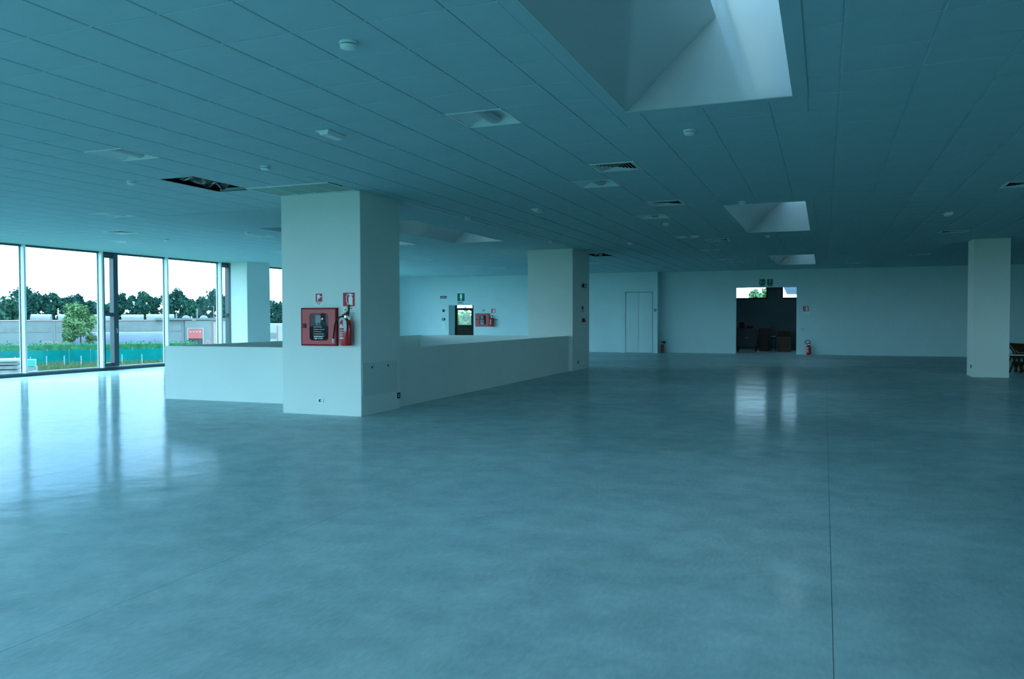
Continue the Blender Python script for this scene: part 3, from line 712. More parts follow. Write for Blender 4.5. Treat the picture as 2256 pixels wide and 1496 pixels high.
# wide pillar, front face
hose_cabinet('large red hose cabinet with rounded window on the wide pillar', (-7.525, F1, 1.416), .669, .606)
hose_sign('small hose symbol sign above the large red cabinet', (-7.55, F1, 1.859), .157, .202)
ext_sign('red extinguisher symbol sign near the edge of the wide pillar', (-6.992, F1, 1.847), .235)
t, r, h = extinguisher('red extinguisher hung on the wide pillar with curved black hose', (-6.975, F1 - .115, 1.114), True, 1.03)
bm = new(); pts = spline([(-.03, -.01, h + .052), (-.10, -.03, h + .04), (-.17, -.04, h - .05), (-.20, -.035, h - .20), (-.222, -.025, h - .30)], 8); tube(bm, pts, .0125); obj('hose', bm, M_DARK, t, True)
bm = new(); tube(bm, [(-.222, -.025, h - .295), (-.23, -.024, h - .36)], .014, 10, .010); obj('nozzle', bm, M_SIGNW, t, True)
bm = new(); prism(bm, [(.01, h + .02), (.03, h + .02), (.068, h - .02), (.075, h - .10), (.066, h - .2), (.055, h - .17), (.01, h - .09), (.005, h - .06)], -.102, -.099)
obj('inspection_tag', bm, M_OFFW, t)
bm = new(); lathe(bm, [(.036, h + .008), (.042, h + .016), (.036, h + .026)], 18, (.0, 0, 0)); obj('neck_ring', bm, M_CHROME, t, True)
bm = new(); tube(bm, [(.045, .0, h + .07), (.022, .05, h + .15), (-.008, .10, h + .235)], .011); obj('hanger_strap', bm, M_DARK, t, True)
bm = new(); box(bm, -.02, .05, .085, .114, h - .02, h + .06); obj('wall_bracket', bm, M_STEEL, t)
bm = new(); box(bm, -.062, -.034, .092, .114, h + .07, h + .22); obj('yellow_band', bm, mat('pale_green_tape', (.42, .62, .38), .5), t)
def outlet(label, loc, rotz=0, m=M_SIGNW, w_=.113, h_=.08):
    t = thing('wall_socket', label, 'socket', loc, rotz, 'wall sockets')
    bm = new(); box(bm, -w_ / 2, w_ / 2, -.009, 0, -h_ / 2, h_ / 2); bev(bm, .003, 1); obj('plate', bm, m, t)
    bm = new(); box(bm, -w_ * .26, w_ * .18, -.0105, -.0091, -h_ * .26, h_ * .26); s = obj('socket_face', bm, M_DARK if m is M_SIGNW else M_OFFW, t)
    bm = new(); lathe(bm, [(.012, -.014), (.012, -.0106)], 12, (.008, 0, 0), 'y'); obj('socket_hole', bm, M_SIGNW if m is M_SIGNW else M_DARK, s)
outlet('white socket low on the front of the wide pillar', (-7.537, F1, .23))
# wide pillar, right face
SX = P1[1]
t = thing('access_panel', 'flush access panel low on the shaded side of the wide pillar', 'panel', (SX, 11.49, .573), PI / 2)
boxes('frame', [(-.55, -.525, -.008, 0, -.263, .263), (.525, .55, -.008, 0, -.263, .263), (-.525, .525, -.008, 0, -.263, -.23), (-.525, .525, -.008, 0, .235, .263)], M_PANEL, t)
pd = bobj('door', (-.515, .515, -.004, 0, -.222, .228), M_PANEL, t)
for x in (-.27, .24):
    bm = new(); lathe(bm, [(.018, -.009), (.018, -.0041)], 12, (x, 0, .19), 'y'); obj('lock', bm, M_DARK, pd)
outlet('dark square socket at the corner of the wide pillar', (SX, 12.085, .229), PI / 2, M_DARK, .10, .10)
# second pillar, right face
t = thing('wall_sounder', 'small dark alarm box high on the second pillar', 'alarm box', (P2[1], 23.44, 2.516), PI / 2)
bm = new(); box(bm, -.17, .17, -.05, 0, -.055, .055); bev(bm, .01, 2); obj('body', bm, M_DARK, t, True)
bm = new(); box(bm, -.1, .1, -.055, -.0501, -.03, .03); obj('grille', bm, M_OFFW, t)
t = sign('call_point_sign', 'small narrow sign midway up the second pillar', 'sign', (P2[1], 23.31, 1.817), .2, .175, M_OFFW, PI / 2, None, (-.09, .09, -.02, .08), M_DARK)
poly_part('caption', lines(-.07, .07, -.04, 2, .025, .01, 8), M_DARK, t)
t = thing('call_point', 'dark red manual call point on the second pillar', 'call point', (P2[1], 23.39, 1.476), PI / 2)
bm = new(); box(bm, -.11, .13, -.04, 0, -.06, .0); prism(bm, [(-.11, 0.0005), (.08, 0.0005), (.05, .06), (-.10, .06)], -.04, 0); obj('body', bm, M_REDDK, t)
bm = new(); box(bm, -.06, .06, -.044, -.0401, -.04, -.005); obj('press_plate', bm, M_DARK, t)
outlet('dark socket at the foot of the second pillar', (P2[1], 22.84, .237), PI / 2, M_DARK, .11, .09)
outlet('dark socket at the foot of the slim right pillar', (P3[0], 23.75, .27), -PI / 2, M_DARK, .11, .09)

# back-left wall
WB = 35.2
t = sign('exit_sign', 'green exit sign with white down arrow above the glazed door', 'sign', (-16.303, WB, 2.545), .42, .41, M_SIGNW, 0, None, (-.195, .195, -.19, .19), M_GREEN)
poly_part('down_arrow', [[(-.055, .15), (.055, .15), (.06, -.03), (.03, -.05), (.03, -.13), (0, -.155), (-.03, -.13), (-.03, -.05), (-.06, -.03)]], M_SIGNW, t)
bm = new(); box(bm, -.19, .13, -.003, 0, -.31, -.22); p_ = obj('caption_plate', bm, M_OFFW, t)
poly_part('caption', lines(-.16, .12, -.235, 1, .1, .045, 12), M_DARK, p_, -.0042, -.0032)
t = sign('navy_sign', 'navy strip sign with a white bar left of the exit sign', 'sign', (-17.24, WB, 2.56), .343, .117, M_NAVY)
poly_part('white_bar', [rect(-.14, .14, -.012, .012)], M_SIGNW, t, -.0052, -.0042)
t = sign('notice_sign', 'top small red and white notice left of the exit door', 'sign', (-17.232, WB, 1.895), .172, .175, M_SIGNW, 0, None, (-.07, .06, -.06, .07), M_NAVY)
poly_part('symbol', [[(-.06, -.055), (-.01, -.01), (-.05, .04)], [(.0, -.06), (.04, -.06), (.03, .01), (.01, .03)]], M_REDSIGN, t)
t = sign('plain_plate', 'pale blank plate under the top notice left of the exit door', 'plate', (-17.21, WB, 1.664), .123, .11, M_WALL)
poly_part('rim', [rect(-.055, .055, .045, .052), rect(-.055, .055, -.052, -.045), rect(-.06, -.053, -.05, .05), rect(.053, .06, -.05, .05)], M_OFFW, t)
t = thing('call_point', 'dark call point box in the column of plates by the exit door', 'call point', (-17.234, WB, 1.488))
bm = new(); box(bm, -.074, .074, -.05, 0, -.055, .055); bev(bm, .008, 1); obj('body', bm, M_NAVY, t)
bm = new(); prism(bm, rect(-.03, .03, -.02, .02), -.056, -.0501); obj('press_plate', bm, M_SIGNW, t)
for z, w_, h_, lb in ((1.31, .172, .066, 'upper of three white switch plates by the exit door'), (1.20, .196, .066, 'middle of three white switch plates by the exit door'), (1.08, .196, .089, 'lowest of three white switch plates by the exit door')):
    t = thing('switch_plate', lb, 'switch', (-17.245, WB, z), 0, 'white switch plates by the exit door')
    bm = new(); box(bm, -w_ / 2, w_ / 2, -.01, 0, -h_ / 2, h_ / 2); bev(bm, .003, 1); obj('plate', bm, M_SIGNW, t)
    for k in range(2):
        bm = new(); box(bm, -w_ * .35 + k * w_ * .4, -w_ * .05 + k * w_ * .4, -.014, -.0101, -h_ * .3, h_ * .3); obj('rocker', bm, M_WHITE, t)
hose_cabinet('small distant red hose cabinet right of the exit door', (-15.166, WB, 1.452), .72, .605)
hose_sign('tiny hose symbol sign above the distant cabinet', (-15.135, WB, 1.906), .142, .172)
ext_sign('distant extinguisher symbol sign above the exit door extinguisher', (-14.62, WB, 1.882), .225, 0, True)
t, r, h = extinguisher('distant red extinguisher hung beside the small hose cabinet', (-14.655, WB - .125, 1.13), True, 1.05)
bm = new(); tube(bm, spline([(-.03, -.01, h + .05), (-.09, -.02, h + .03), (-.10, -.03, h - .08), (-.10, -.04, h - .2)], 6), .012); obj('hose', bm, M_DARK, t, True)
bm = new(); box(bm, -.02, .25, .09, .124, h - .09, h - .07); obj('wall_bracket', bm, M_DARK, t)

# back-right wall
t = sign('lift_sign', 'small dark square sign beside the flush double door', 'sign', (-6.879, 34.95, 1.875), .10, .108, M_NAVY)
poly_part('symbol', [rect(-.02, .02, -.03, .03)], M_SIGNW, t, -.0052, -.0042)
WR = 35.45
t = sign('exit_route_sign', 'left of the two dark green exit signs above the open doorway', 'sign', (-2.45, WR, 3.036), .237, .244, M_GREEN, 0, 'green exit signs over the doorway')
poly_part('running_figure', [rect(-.075, -.045, -.07, .03), circ(-.06, .055, .018, 8), [(-.04, .0), (.02, -.02), (.02, -.035), (-.04, -.02)], [(.03, -.05), (.075, .02), (.085, .01), (.05, -.06)]], M_OFFW, t)
bm = new(); box(bm, -.08, .08, -.003, 0, -.17, -.135); obj('caption_plate', bm, M_NAVY, t)
t = sign('exit_arrow_sign', 'right of the two dark green exit signs, with a down arrow', 'sign', (-2.14, WR, 3.03), .235, .243, M_GREEN, 0, 'green exit signs over the doorway')
poly_part('down_arrow', [[(-.022, .09), (.022, .09), (.028, -.0), (.01, -.02), (.0, -.07), (-.01, -.02), (-.028, 0)]], M_OFFW, t)
bm = new(); box(bm, -.09, .09, -.003, 0, -.17, -.135); obj('caption_plate', bm, M_NAVY, t)
ext_sign('dark extinguisher sign right of the open doorway', (-.717, WR, 1.906), .235)
t = thing('switch_plate', 'grey switch plate right of the open doorway', 'switch', (-.838, WR, 1.046))
bm = new(); box(bm, -.066, .066, -.01, 0, -.042, .042); bev(bm, .003, 1); obj('plate', bm, M_OFFW, t)
bm = new(); box(bm, -.04, .04, -.013, -.0101, -.02, .02); obj('rocker', bm, M_PANEL, t)
t, r, h = extinguisher('red extinguisher standing on the floor right of the doorway', (-.60, WR - .12, 0), False, .96)
bm = new(); tube(bm, spline([(-.01, 0, h + .03), (-.075, -.02, h + .06), (-.14, -.02, h + .13), (-.10, -.02, h + .20), (-.01, -.02, h + .215), (.06, -.02, h + .17), (.055, -.02, h + .10)], 6), .014); obj('hose', bm, M_DARK, t, True)
t, r, h = extinguisher('dark topped extinguisher standing in the corner by the closet block', (-6.63, WR - .13, 0), False, .95, 0, 'co2')
bm = new(); tube(bm, [(-.09, -.02, h + .14), (0, -.02, h + .08), (.03, -.02, h + .07)], .012); obj('hose', bm, M_DARK, t, True)
bm = new(); tube(bm, [(.0, -.02, h + .09), (.05, -.02, h + .085), (.13, -.02, h + .08)], .022, 12, .05); obj('horn', bm, M_DARK, t, True)

# ------------------------------------------------------------------ things in the storeroom
t = thing('storage_cabinet', 'grey low cabinet on feet inside the dark storeroom', 'cabinet', (-3.296, 38.25, 0))
bm = new(); box(bm, -.456, .456, -.25, .25, .227, 1.03); bev(bm, .006, 1); obj('body', bm, M_CRATE, t)
bobj('top', (-.47, .47, -.27, .27, 1.031, 1.06), M_BROWN, t)
for x in (-.225, .225): 
    d_ = bobj('door', (x - .215, x + .215, -.265, -.251, .245, 1.01), M_CRATE, t); bobj('knob', (x + (.17 if x < 0 else -.19), x + (.19 if x < 0 else -.17), -.285, -.2655, .6, .66), M_STEEL, d_)
for x in (-.4, .4):
    for y in (-.2, .2): bobj('foot', (x - .025, x + .025, y - .025, y + .025, 0, .226), M_DARK, t)
t = thing('tall_box', 'dark brown box beside the storeroom cabinet', 'box', (-2.60, 38.9, 0))
bm = new(); box(bm, -.21, .22, -.2, .2, 0, 1.02); bev(bm, .008, 1); obj('body', bm, M_BROWN, t)
bobj('lid', (-.225, .235, -.215, .215, 1.021, 1.06), M_BROWN, t)
t = thing('cardboard_box', 'open cardboard box with raised flaps in the storeroom', 'box', (-1.70, 38.7, 0))
boxes('carton', [(-.3, .3, -.2, -.194, .0, .66), (-.3, .3, .194, .2, 0, .66), (-.3, -.294, -.194, .194, 0, .66), (.294, .3, -.194, .194, 0, .66), (-.294, .294, -.194, .194, 0, .006)], M_CARD, t)
for nm, P_ in (('flap', [(-.29, .2, .66), (.29, .2, .66), (.28, .25, .91), (-.28, .25, .91)]), ('flap', [(-.3, -.2, .661), (-.3, .2, .661), (-.36, .18, .85), (-.36, -.18, .85)]), ('flap', [(.3, -.2, .661), (.3, .2, .661), (.37, .18, .83), (.37, -.18, .83)])):
    bm = new(); quad(bm, *P_); r_ = bmesh.ops.solidify(bm, geom=bm.faces[:], thickness=.006); obj(nm, bm, M_CARD, t)
t = thing('stool', 'small dark stool between the boxes in the storeroom', 'stool', (-2.20, 39.1, 0))
bobj('seat', (-.13, .13, -.13, .13, .56, .62), M_DARK, t)
for x in (-.1, .1):
    for y in (-.1, .1): bobj('leg', (x - .015, x + .015, y - .015, y + .015, 0, .559), M_DARK, t)
bm = new(); lathe(bm, [(.05, 0), (.09, .02), (.1, .05), (.095, .06)], 20); tag(obj('white_bowl', bm, M_SIGNW, None, True, (-2.20, 39.1, .621)), 'pale bowl on the dark storeroom stool', 'bowl')
t = thing('machine', 'dark boxy machine on the left of the storeroom cabinet', 'machine', (-3.52, 38.25, 1.061))
bm = new(); box(bm, -.13, .13, -.12, .12, 0, .22); bev(bm, .02, 2); obj('body', bm, M_DARK, t)
bm = new(); box(bm, -.11, .08, -.1, .1, .221, .30); bev(bm, .02, 2); obj('lid', bm, M_DARK, t)
t = thing('tool_case', 'low dark case on the right of the storeroom cabinet', 'case', (-3.18, 38.25, 1.061))
bm = new(); box(bm, -.17, .17, -.1, .1, 0, .11); bev(bm, .015, 2); obj('body', bm, M_DARK, t)
bm = new(); tube(bm, spline([(-.06, 0, .108), (-.04, 0, .16), (.04, 0, .16), (.06, 0, .108)], 5), .012); obj('handle', bm, M_DARK, t, True)
bm = new(); bmesh.ops.create_icosphere(bm, subdivisions=3, radius=.055)
for v in bm.verts: v.co *= .8 + .35 * random.random(); v.co.z = max(v.co.z, -.05)
tag(obj('crumpled_paper', bm, M_SIGNW, None, False, (-2.72, 37.0, .05)), 'crumpled white paper on the storeroom floor', 'paper')

# ------------------------------------------------------------------ furniture at the right edge
t = thing('folding_table', 'low folding table with pale edge behind the slim pillar', 'table', (5.6, 26.0, 0))
bm = new(); box(bm, -.80, .62, -.4, .4, .478, .512); bev(bm, .006, 1); obj('tabletop', bm, M_SIGNW, t)
for y in (-.36, .36):
    bobj('rail', (-.78, .60, y - .02, y + .02, .42, .477), M_WOODDK, t)
def leg(x0, x1, y):
    bm = new(); tube(bm, [(x0, y, .0), (x1, y, .44)], .022, 8); obj('leg', bm, M_WOODDK, t)
for y in (-.3, .3):
    leg(-.82, -.66, y); leg(-.52, -.62, y); leg(-.56, -.42, y + .03); leg(-.36, -.5, y); leg(.2, .5, y); leg(.5, .2, y + .05)
bobj('stretcher', (-.70, .5, -.05, .05, .20, .30), M_WOODDK, t)
t = thing('wooden_chair', 'dark wooden chair lying upside down on the folding table', 'chair', (5.28, 26.0, .513))
bm = new(); box(bm, -.34, .42, -.22, .22, .0, .03); obj('seat', bm, M_WOODDK, t)
bm = new(); prism(bm, [(-.40, .235), (-.45, .31), (-.30, .30), (.42, .275), (.42, .05), (-.22, .045)], -.02, .02); obj('backrest', bm, M_WOODDK, t)
for x, y in ((-.3, -.19), (-.3, .19), (.36, -.19), (.36, .19)):
    bm = new(); tube(bm, [(x, y, .03), (x - .16 if x < 0 else x + .05, y, .29)], .02, 8); obj('leg', bm, M_WOODDK, t)
bm = new(); tube(bm, [(-.42, -.19, .26), (-.42, .19, .26)], .03, 8); obj('stretcher', bm, M_DARK, t)

# ------------------------------------------------------------------ outdoors, beyond the window wall
EX, EY = -0.72273, 0.69113       # view axis through the windows
RX, RY = 0.69113, 0.72273
GZ = -4.5
OA = math.atan2(RY, RX)          # local x = along the facade, local y = away from the hall
def out(u, d, z): return (d * EX + u * RX, d * EY + u * RY, z)
M_GRASS = mat('grass_ground', (0.06, 0.13, 0.045), 0.95, spec=0.05, var=0.5, vscale=0.35)
M_BLADE = mat('weeds', (0.07, 0.11, 0.05), 0.9, spec=0.05, var=0.4, vscale=2)
M_HEDGE = mat('hedge_leaves', (0.025, 0.12, 0.055), 0.8, spec=0.05, var=0.5, vscale=1.2)
M_LEAFD = mat('dark_leaves', (0.014, 0.055, 0.042), 0.8, spec=0.05, var=0.5, vscale=0.6)
M_LEAFM = mat('mid_leaves', (0.020, 0.068, 0.045), 0.8, spec=0.05, var=0.5, vscale=0.6)
M_LEAFB = mat('bright_leaves', (0.085, 0.16, 0.07), 0.8, spec=0.05, var=0.45, vscale=0.9)
M_BARK = mat('bark', (0.08, 0.06, 0.045), 0.9, var=0.3)
M_MESH = mat('green_windbreak', (0.0005, 0.21, 0.20), 0.8, spec=0.05, var=0.25, vscale=0.4)
M_CONC = mat('concrete_panel', (0.12, 0.14, 0.145), 0.85, var=0.12, vscale=0.3)
M_GREYF = mat('grey_facade', (0.12, 0.135, 0.135), 0.8, var=0.08, vscale=0.3)
M_WHITEF = mat('white_facade', (0.23, 0.24, 0.24), 0.8, var=0.06, vscale=0.4)
M_CLER = mat('clerestory_glass', (0.11, 0.125, 0.12), 0.4, var=0.25, vscale=1.2)
M_SILVER = mat('silver_sheet', (0.075, 0.095, 0.125), 0.6, spec=0.2, metal=0.0, var=0.1, vscale=0.5)
M_ROOFV = mat('roof_vault', (0.085, 0.105, 0.11), 0.4, var=0.15, vscale=0.8)
M_SHUT = mat('red_shutter', (0.36, 0.06, 0.06), 0.6, var=0.1, vscale=2)
M_DKVOID = mat('dark_void', (0.02, 0.02, 0.025), 0.8)
M_TIMB = mat('grey_boards', (0.13, 0.15, 0.15), 0.7, var=0.3, vscale=3)
M_TEAL = mat('teal_lid', (0.02, 0.22, 0.18), 0.5, var=0.1)
bm = new(); quad(bm, (-700, -500, GZ), (500, -500, GZ), (500, 700, GZ), (-700, 700, GZ)); struct(obj('ground', bm, M_GRASS), 'green meadow outside the windows', 'ground')

def leaf_cloud(bm, lobes, n, size, rr):
    for _ in range(n):
        c, rad = lobes[rr.randrange(len(lobes))]
        d = Vector((rr.gauss(0, 1), rr.gauss(0, 1), rr.gauss(0, 1))).normalized(); k = rr.uniform(.35, 1.22) ** .8
        p = Vector(c) + Vector((d.x * rad[0], d.y * rad[1], d.z * rad[2])) * k
        a = Vector((rr.gauss(0, 1), rr.gauss(0, 1), rr.gauss(0, 1))).normalized(); b = a.orthogonal().normalized(); s = size * rr.uniform(.6, 1.3)
        quad(bm, p - a * s, p - b * s * .55, p + a * s, p + b * s * .55)
def core(bm, c, rad, rr):
    r_ = bmesh.ops.create_icosphere(bm, subdivisions=2, radius=1.0)
    for v in r_['verts']:
        k = .35 + .45 * rr.random(); v.co = Vector((c[0] + v.co.x * rad[0] * k, c[1] + v.co.y * rad[1] * k, c[2] + v.co.z * rad[2] * k))
def tree(label, u, d, h, w_, m, seed, group='trees behind the warehouse', zb=GZ, trunk=None, leaf=.5, n=1500, xy=None, low=.22):
    rr = random.Random(seed); base = out(u, d, zb) if xy is None else (xy[0], xy[1], zb)
    t = thing('tree', label, 'tree', base, 0, group)
    lob = []
    nl = 24
    for i in range(nl):
        f = low + (.93 - low) * ((i + rr.random()) / nl)
        env = w_ * .5 * math.sqrt(max(.06, 1 - ((f - (low + 1) * .42) / (.62 - low * .3)) ** 2))
        ang = rr.uniform(0, 2 * PI); rad = w_ * rr.uniform(.13, .20); sp = max(0, env - rad * .7) * rr.uniform(.55, 1)
        lob.append(((math.cos(ang) * sp, math.sin(ang) * sp, min(f * h, h - rad * .8)), (rad, rad, rad * rr.uniform(.8, 1.1))))
    bm = new(); leaf_cloud(bm, lob, n, leaf, rr)
    for c, rad in lob: core(bm, c, rad, rr)
    obj('crown', bm, m, t)
    bm = new(); tube(bm, [(0, 0, 0), (.1, .05, h * .3), (-.05, .1, h * .7)], trunk or w_ * .035, 8, .05); obj('trunk', bm, M_BARK, t, True)
    return t
TR = [(-25.2, 10.2, 7.5, 'dark tree at the very left edge of the window view'), (-21.6, 12.2, 5.6, 'tallest dark tree, behind the first white mullion'), (-17.9, 10.6, 4.6, 'dark tree right of the first white mullion'),
      (-14.6, 10.8, 4.0, 'rounded dark tree above the left roof vault'), (-12.0, 10.4, 4.4, 'dark tree behind the gap of the left vaults'), (-9.0, 9.1, 4.4, 'low dark tree behind the pale round tree'), (-5.4, 8.8, 3.4, 'low dark tree behind the grey window casement'),
      (-2.9, 10.7, 3.8, 'dark tree just right of the grey casement'), (-.2, 10.2, 3.6, 'dark tree left of the middle roof vault'), (2.2, 11.2, 4.2, 'tall dark tree above the middle roof vault'), (5.0, 10.9, 3.8, 'dark tree left of the third white mullion'),
      (8.0, 11.6, 4.6, 'tall dark tree right of the third white mullion'), (11.2, 9.6, 3.4, 'thin tree above the warehouse corner'), (13.8, 10.2, 3.6, 'tree beside the lamp posts on the roof'), (17.0, 11.6, 5.0, 'tree behind the last white mullion'),
      (21.5, 10.5, 5.5, 'tree hidden partly by the window column'), (28.5, 9.3, 5.0, 'small tree seen between window column and wide pillar'), (33.5, 9.6, 5.0, 'tree beside the white outbuilding, hidden by the wide pillar')]
for i, (u, h, w_, lb) in enumerate(TR): tree(lb, u * (1.05 + .05 * (i % 2)), 200 + 11 * (i % 2), (h - 6) * (1.05 + .05 * (i % 2)) + 6.9, w_ * 1.42, M_LEAFD if i % 3 else M_LEAFM, 100 + i, low=.25, n=3200, leaf=.36)
tree('pale green round tree in front of the warehouse', -7.3, 130, 8.2, 5.0, M_LEAFB, 41, None, leaf=.2, n=4000, low=.38)

# warehouse
t = thing('warehouse', 'long grey warehouse with roof vaults seen through the windows', 'building', out(0, 150, GZ), OA)
def lz(z): return z - GZ
boxes('wall', [(-45, 7.6, 0, 34, 0, lz(1.22))], M_CONC, t)
for x in (-39, -26, -12.1, 7.3): bobj('pilaster', (x - .12, x + .12, -.08, -.001, 0, lz(1.2)), M_CONC, t)
cp = bobj('coping', (-45, 7.62, -.12, 34, lz(1.221), lz(1.30)), mat('coping_red', (.30, .17, .16), .7), t)
for a, b in ((-38.5, -26.5), (-25.5, -12.7), (-11.8, -3.0), (-2.6, 7.0)):
    f = boxes('window', [(a, b, -.05, -.001, lz(-.62), lz(.42))], M_GREYF, t)
    npn = max(2, int((b - a) / 1.1))
    for k in range(npn): bobj('pane', (a + (b - a) * k / npn + .05, a + (b - a) * (k + 1) / npn - .05, -.06, -.051, lz(-.52), lz(.32)), M_CLER, f)
boxes('gate_bay', [(7.62, 11.95, -.3, 34, 0, lz(1.20))], M_GREYF, t)
bobj('parapet_band', (3.0, 15.0, -.5, 34, lz(1.301), lz(1.62)), M_ROOFV, t)
boxes('gate_frame', [(7.95, 8.12, -.45, -.301, 0, lz(-.10)), (10.45, 10.62, -.45, -.301, 0, lz(-.10)), (8.12, 10.45, -.45, -.301, lz(-.22), lz(-.10))], M_WHITEF, t)
gd = bobj('shutter_door', (8.13, 10.44, -.40, -.34, lz(-1.92), lz(-.23)), M_SHUT, t)
for k in range(4): bobj('shutter_window', (8.35 + k * .52, 8.62 + k * .52, -.42, -.401, lz(-.85), lz(-.60)), M_WHITEF, gd)
bobj('gate_opening', (8.13, 10.44, -.33, -.301, 0, lz(-1.93)), M_DKVOID, t)
sd = bobj('side_door', (10.95, 11.6, -.36, -.301, 0, lz(-2.35)), M_WHITEF, t); bobj('side_door_leaf', (11.02, 11.53, -.38, -.361, 0, lz(-2.42)), M_SHUT, sd)
boxes('white_bay', [(11.97, 15.2, -.2, 34, 0, lz(1.24))], M_WHITEF, t)
bm = new(); tube(bm, [(12.15, -.32, 0), (12.15, -.32, lz(1.1)), (12.6, -.32, lz(1.1))], .07, 8); obj('downpipe', bm, M_SHUT, t)
for k, (a, b, z) in enumerate(((-42, -34, 2.2), (-33, -26, 2.2), (-16.3, -12.7, 2.3), (-12.3, -8.7, 2.3), (-8.2, -3.2, 2.25), (-2.8, 1.4, 2.25), (1.1, 6.3, 2.3))):
    bm = new(); hh = z - 1.30; pr = [(math.cos(PI - PI * q / 14) * 1.8, lz(1.31) + hh * math.sin(PI * q / 14)) for q in range(15)]
    vA = [bm.verts.new((a + .5, 5 + y_, z_)) for y_, z_ in pr]; vB = [bm.verts.new((b - .2, 5 + y_, z_)) for y_, z_ in pr]
    for q in range(14): bm.faces.new([vA[q], vA[q + 1], vB[q + 1], vB[q]])
    bm.faces.new(vA); bm.faces.new(vB[::-1]); obj('roof_vault', bm, M_ROOFV, t, True)
for x, z, r_ in ((6.35, 2.45, .12), (9.75, 3.25, .12), (12.5, 3.6, .06)):
    bm = new(); tube(bm, [(x, 2, lz(1.3)), (x, 2, lz(z))], r_, 8); pl = obj('roof_pole', bm, M_ROOFV, t)
bm = new(); box(bm, 12.2, 12.6, 1.8, 2.2, lz(3.6), lz(3.75)); obj('lamp_head', bm, M_ROOFV, t)
for x in (8.0, 10.9):
    bm = new(); bmesh.ops.create_uvsphere(bm, u_segments=14, v_segments=8, radius=.7)
    for v in bm.verts: v.co = Vector((x + v.co.x, 3 + v.co.y, lz(1.55) + max(v.co.z, -.1) * .8))
    obj('roof_dome', bm, M_ROOFV, t, True)
# white outbuilding
t = thing('outbuilding', 'white outbuilding seen between window column and wide pillar', 'building', out(21.0, 150, GZ), OA)
bobj('wall', (0, 12, 0, 15, 0, lz(.56)), M_WHITEF, t)
f = bobj('window', (.55, 1.95, -.06, -.001, lz(-2.1), lz(-1.05)), M_GREYF, t)
for k in range(3): bobj('pane', (.62 + k * .44, 1.0 + k * .44, -.07, -.061, lz(-2.0), lz(-1.15)), M_CLER, f)
bm = new(); tube(bm, [(2.15, -.1, 0), (2.15, -.1, lz(.2))], .06, 8); obj('downpipe', bm, M_SHUT, t)
bobj('chimney', (.6, 1.2, 3, 3.6, lz(.561), lz(1.1)), M_WHITEF, t)
# silver polytunnel
t = thing('polytunnel', 'silver barrel tunnel in front of the warehouse', 'tunnel', out(-8.9, 134, GZ), OA)
bm = new(); L_ = 13.4; Hh = lz(-.48); pr = [(3.0 * math.cos(PI - PI * q / 18), Hh * math.sin(PI * q / 18) ** .8) for q in range(19)]
vA = [bm.verts.new((0, 3 + y_, z_)) for y_, z_ in pr]; vB = [bm.verts.new((L_, 3 + y_, z_)) for y_, z_ in pr]
for q in range(18): bm.faces.new([vA[q], vA[q + 1], vB[q + 1], vB[q]])
obj('sheet', bm, M_SILVER, t, True)
for nm, x in (('end_wall', .02), ('end_wall', L_ - .02)):
    bm = new(); bm.faces.new([bm.verts.new((x, 3 + y_ * .99, z_ * .99)) for y_, z_ in pr]); obj(nm, bm, M_GREYF, t)
t = thing('rubble_pile', 'low brown timber pile left of the silver tunnel', 'pile', out(-10.6, 128, GZ), OA)
for k in range(9):
    bm = new(); box(bm, -1.3 + .1 * (k % 3), 1.3 - .15 * (k % 2), -.6, .6, .32 * k, .32 * k + .28); obj('beam', bm, mat('old_timber', (.18, .13, .11), .8, var=.3), t)
# hedge, windbreak fence, weeds
t = thing('hedge', 'clipped green hedge above the teal windbreak', 'hedge', out(-6, 123, GZ), OA)
rr = random.Random(5); bm = new(); box(bm, -32, 13.5, -.9, .9, .05, 2.6)
lob = []
for k in range(92): lob.append(((-32 + k * .5, 0, 1.6 + .12 * math.sin(k * 1.7)), (.6, 1.0, 1.25)))
leaf_cloud(bm, lob, 9000, .17, rr); obj('foliage', bm, M_HEDGE, t)
t = thing('windbreak_fence', 'teal mesh windbreak fence below the hedge', 'fence', out(-6, 120, GZ), OA)
for k in range(18):
    x = -32 + k * 2.5; bm = new(); N = 5
    for q in range(N):
        a, b = x + 2.44 * q / N, x + 2.44 * (q + 1) / N
        quad(bm, (a, .05 * math.sin(a * 2.1), .25), (b, .05 * math.sin(b * 2.1), .25), (b, .05 * math.sin(b * 2.1), 1.95), (a, .05 * math.sin(a * 2.1), 1.95))
    bmesh.ops.solidify(bm, geom=bm.faces[:], thickness=.02); obj('mesh_panel', bm, M_MESH, t)
    bm = new(); tube(bm, [(x - .03, .1, 0), (x - .03, .1, 2.1)], .04, 6); obj('post', bm, M_TIMB, t)
rr = random.Random(9); bm = new()
for _ in range(5000):
    u, d = rr.uniform(-24, 8), rr.uniform(104, 119); h = rr.uniform(.2, .6) * (1.3 if d > 108 else .5)
    b_ = Vector(out(u, d, GZ)); a = rr.uniform(0, PI); s = rr.uniform(.05, .16)
    e_ = Vector((math.cos(a) * s, math.sin(a) * s, 0)); bm.faces.new([bm.verts.new(b_ - e_), bm.verts.new(b_ + e_), bm.verts.new(b_ + Vector((rr.uniform(-.1, .1), rr.uniform(-.1, .1), h)))])
o = obj('tall_grass', bm, M_BLADE); o['kind'] = 'stuff'; o['label'] = 'tall weeds growing in front of the teal fence'; o['category'] = 'grass'
ORD = ['first', 'second', 'third', 'fourth', 'fifth', 'sixth', 'seventh', 'eighth', 'ninth', 'last']
SK = [(-15, 112), (-13.3, 113), (-11.6, 112), (-10, 113), (-8.1, 113), (-6.2, 112), (-4.3, 112), (-1.7, 114), (.6, 113), (3.6, 113)]
first = None
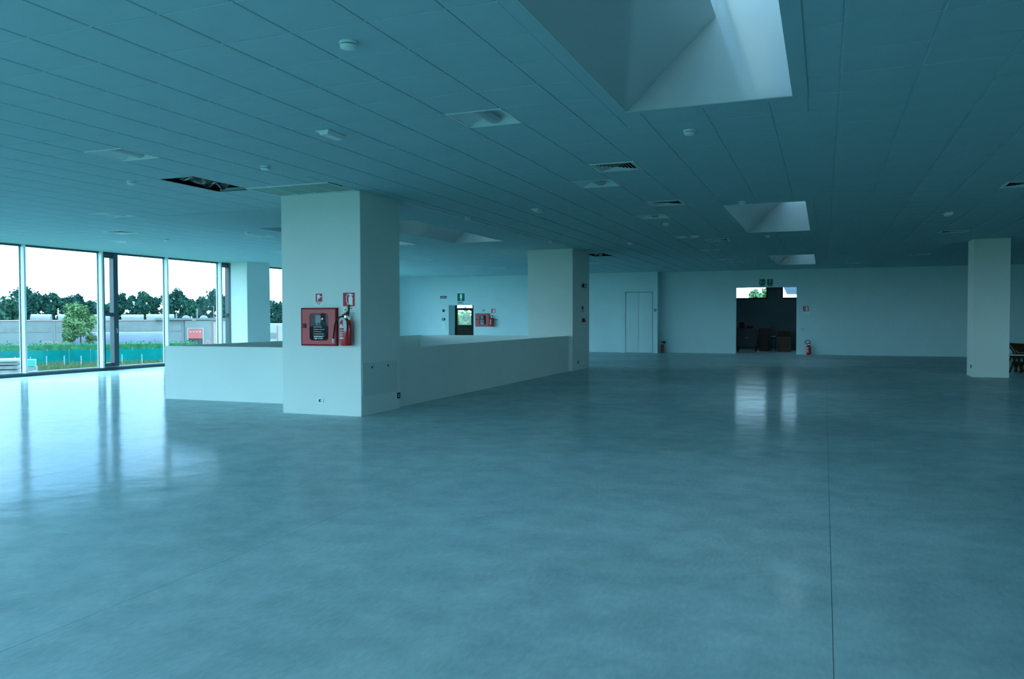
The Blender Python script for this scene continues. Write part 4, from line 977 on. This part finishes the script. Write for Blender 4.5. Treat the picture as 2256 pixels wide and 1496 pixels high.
for k, (u, d) in enumerate(SK):
    if first is None:
        bm = new(); tube(bm, [(0, 0, 0), (0, 0, 1.5)], .045, 6); first = tag(obj('field_stake', bm, M_WHITEF, None, False, out(u, d, GZ)), 'thin pale stake in the weeds, first from the left', 'stake', 'pale stakes in the weeds')
    else:
        o = first.copy(); C.objects.link(o); o.location = out(u, d, GZ)
        o['label'] = 'thin pale stake in the weeds, %s from the left' % ORD[k]
# stacked boards and bin close to the hall
t = thing('board_stack', 'stack of pale grey boards at the lower left of the window', 'boards', out(-8.5, 62, GZ), OA)
for k in range(12):
    z = k * .28; s = .12 * ((k * 7) % 3)
    bobj('board', (-2.2 + s, 1.45 - s * .3, -.9, .9, z, z + .19), M_TIMB, t)
    if k < 11: bobj('spacer', (-.4, -.2, -.88, .88, z + .19, z + .28), M_DKVOID, t)
bobj('cover_sheet', (-2.3, 1.55, -1, 1, 3.28, 3.42), M_WHITEF, t)
t = thing('waste_container', 'grey container with a teal lid beside the board stack', 'container', out(-6.25, 61, GZ), OA)
bm = new(); box(bm, -.36, .30, -.4, .4, 0, 2.95); bev(bm, .02, 1); obj('body', bm, M_TIMB, t)
bm = new(); box(bm, -.30, .24, -.42, .42, 2.951, 3.40); bev(bm, .03, 2); obj('lid', bm, M_TEAL, t)
bobj('side_post', (.10, .30, -.46, -.401, 0, 2.7), M_WHITEF, t)
# greenery beyond the exit door and storeroom
tree('bright tree filling the exit door window', 0, 0, 6.9, 6.4, mat('yellow_green_leaves', (0.07, 0.13, 0.03), 0.8, spec=0.05, var=0.7, vscale=1.6), 77, None, xy=(-19.3, 44.5), leaf=.14, n=6000, low=.02)  # yellow-green leaf colour, tone varied at random
tree('green tree in the left storeroom window', 0, 0, 8.5, 2.6, M_LEAFB, 78, None, xy=(-4.15, 62), leaf=.2, n=3500, low=.3)
t = thing('canopy_roof', 'dark canopy roof seen through the right storeroom window', 'canopy', (-1.6, 46, 2.9))
for k in range(5): 
    bm = new(); prism(bm, [(-.30 - .05 * k, -.10 + .09 * k), (2.5, -.16 + .09 * k), (2.5, -.06 + .09 * k), (-.35 - .05 * k, -.02 + .09 * k)], .25 * k, .25 * k + .22); obj('roof_sheet', bm, M_DKFRAME if k % 2 else M_SILVER, t)
for y in (0.1, 1.1): bobj('post', (2.3, 2.4, y, y + .1, GZ - 2.9, .05), M_DKFRAME, t)
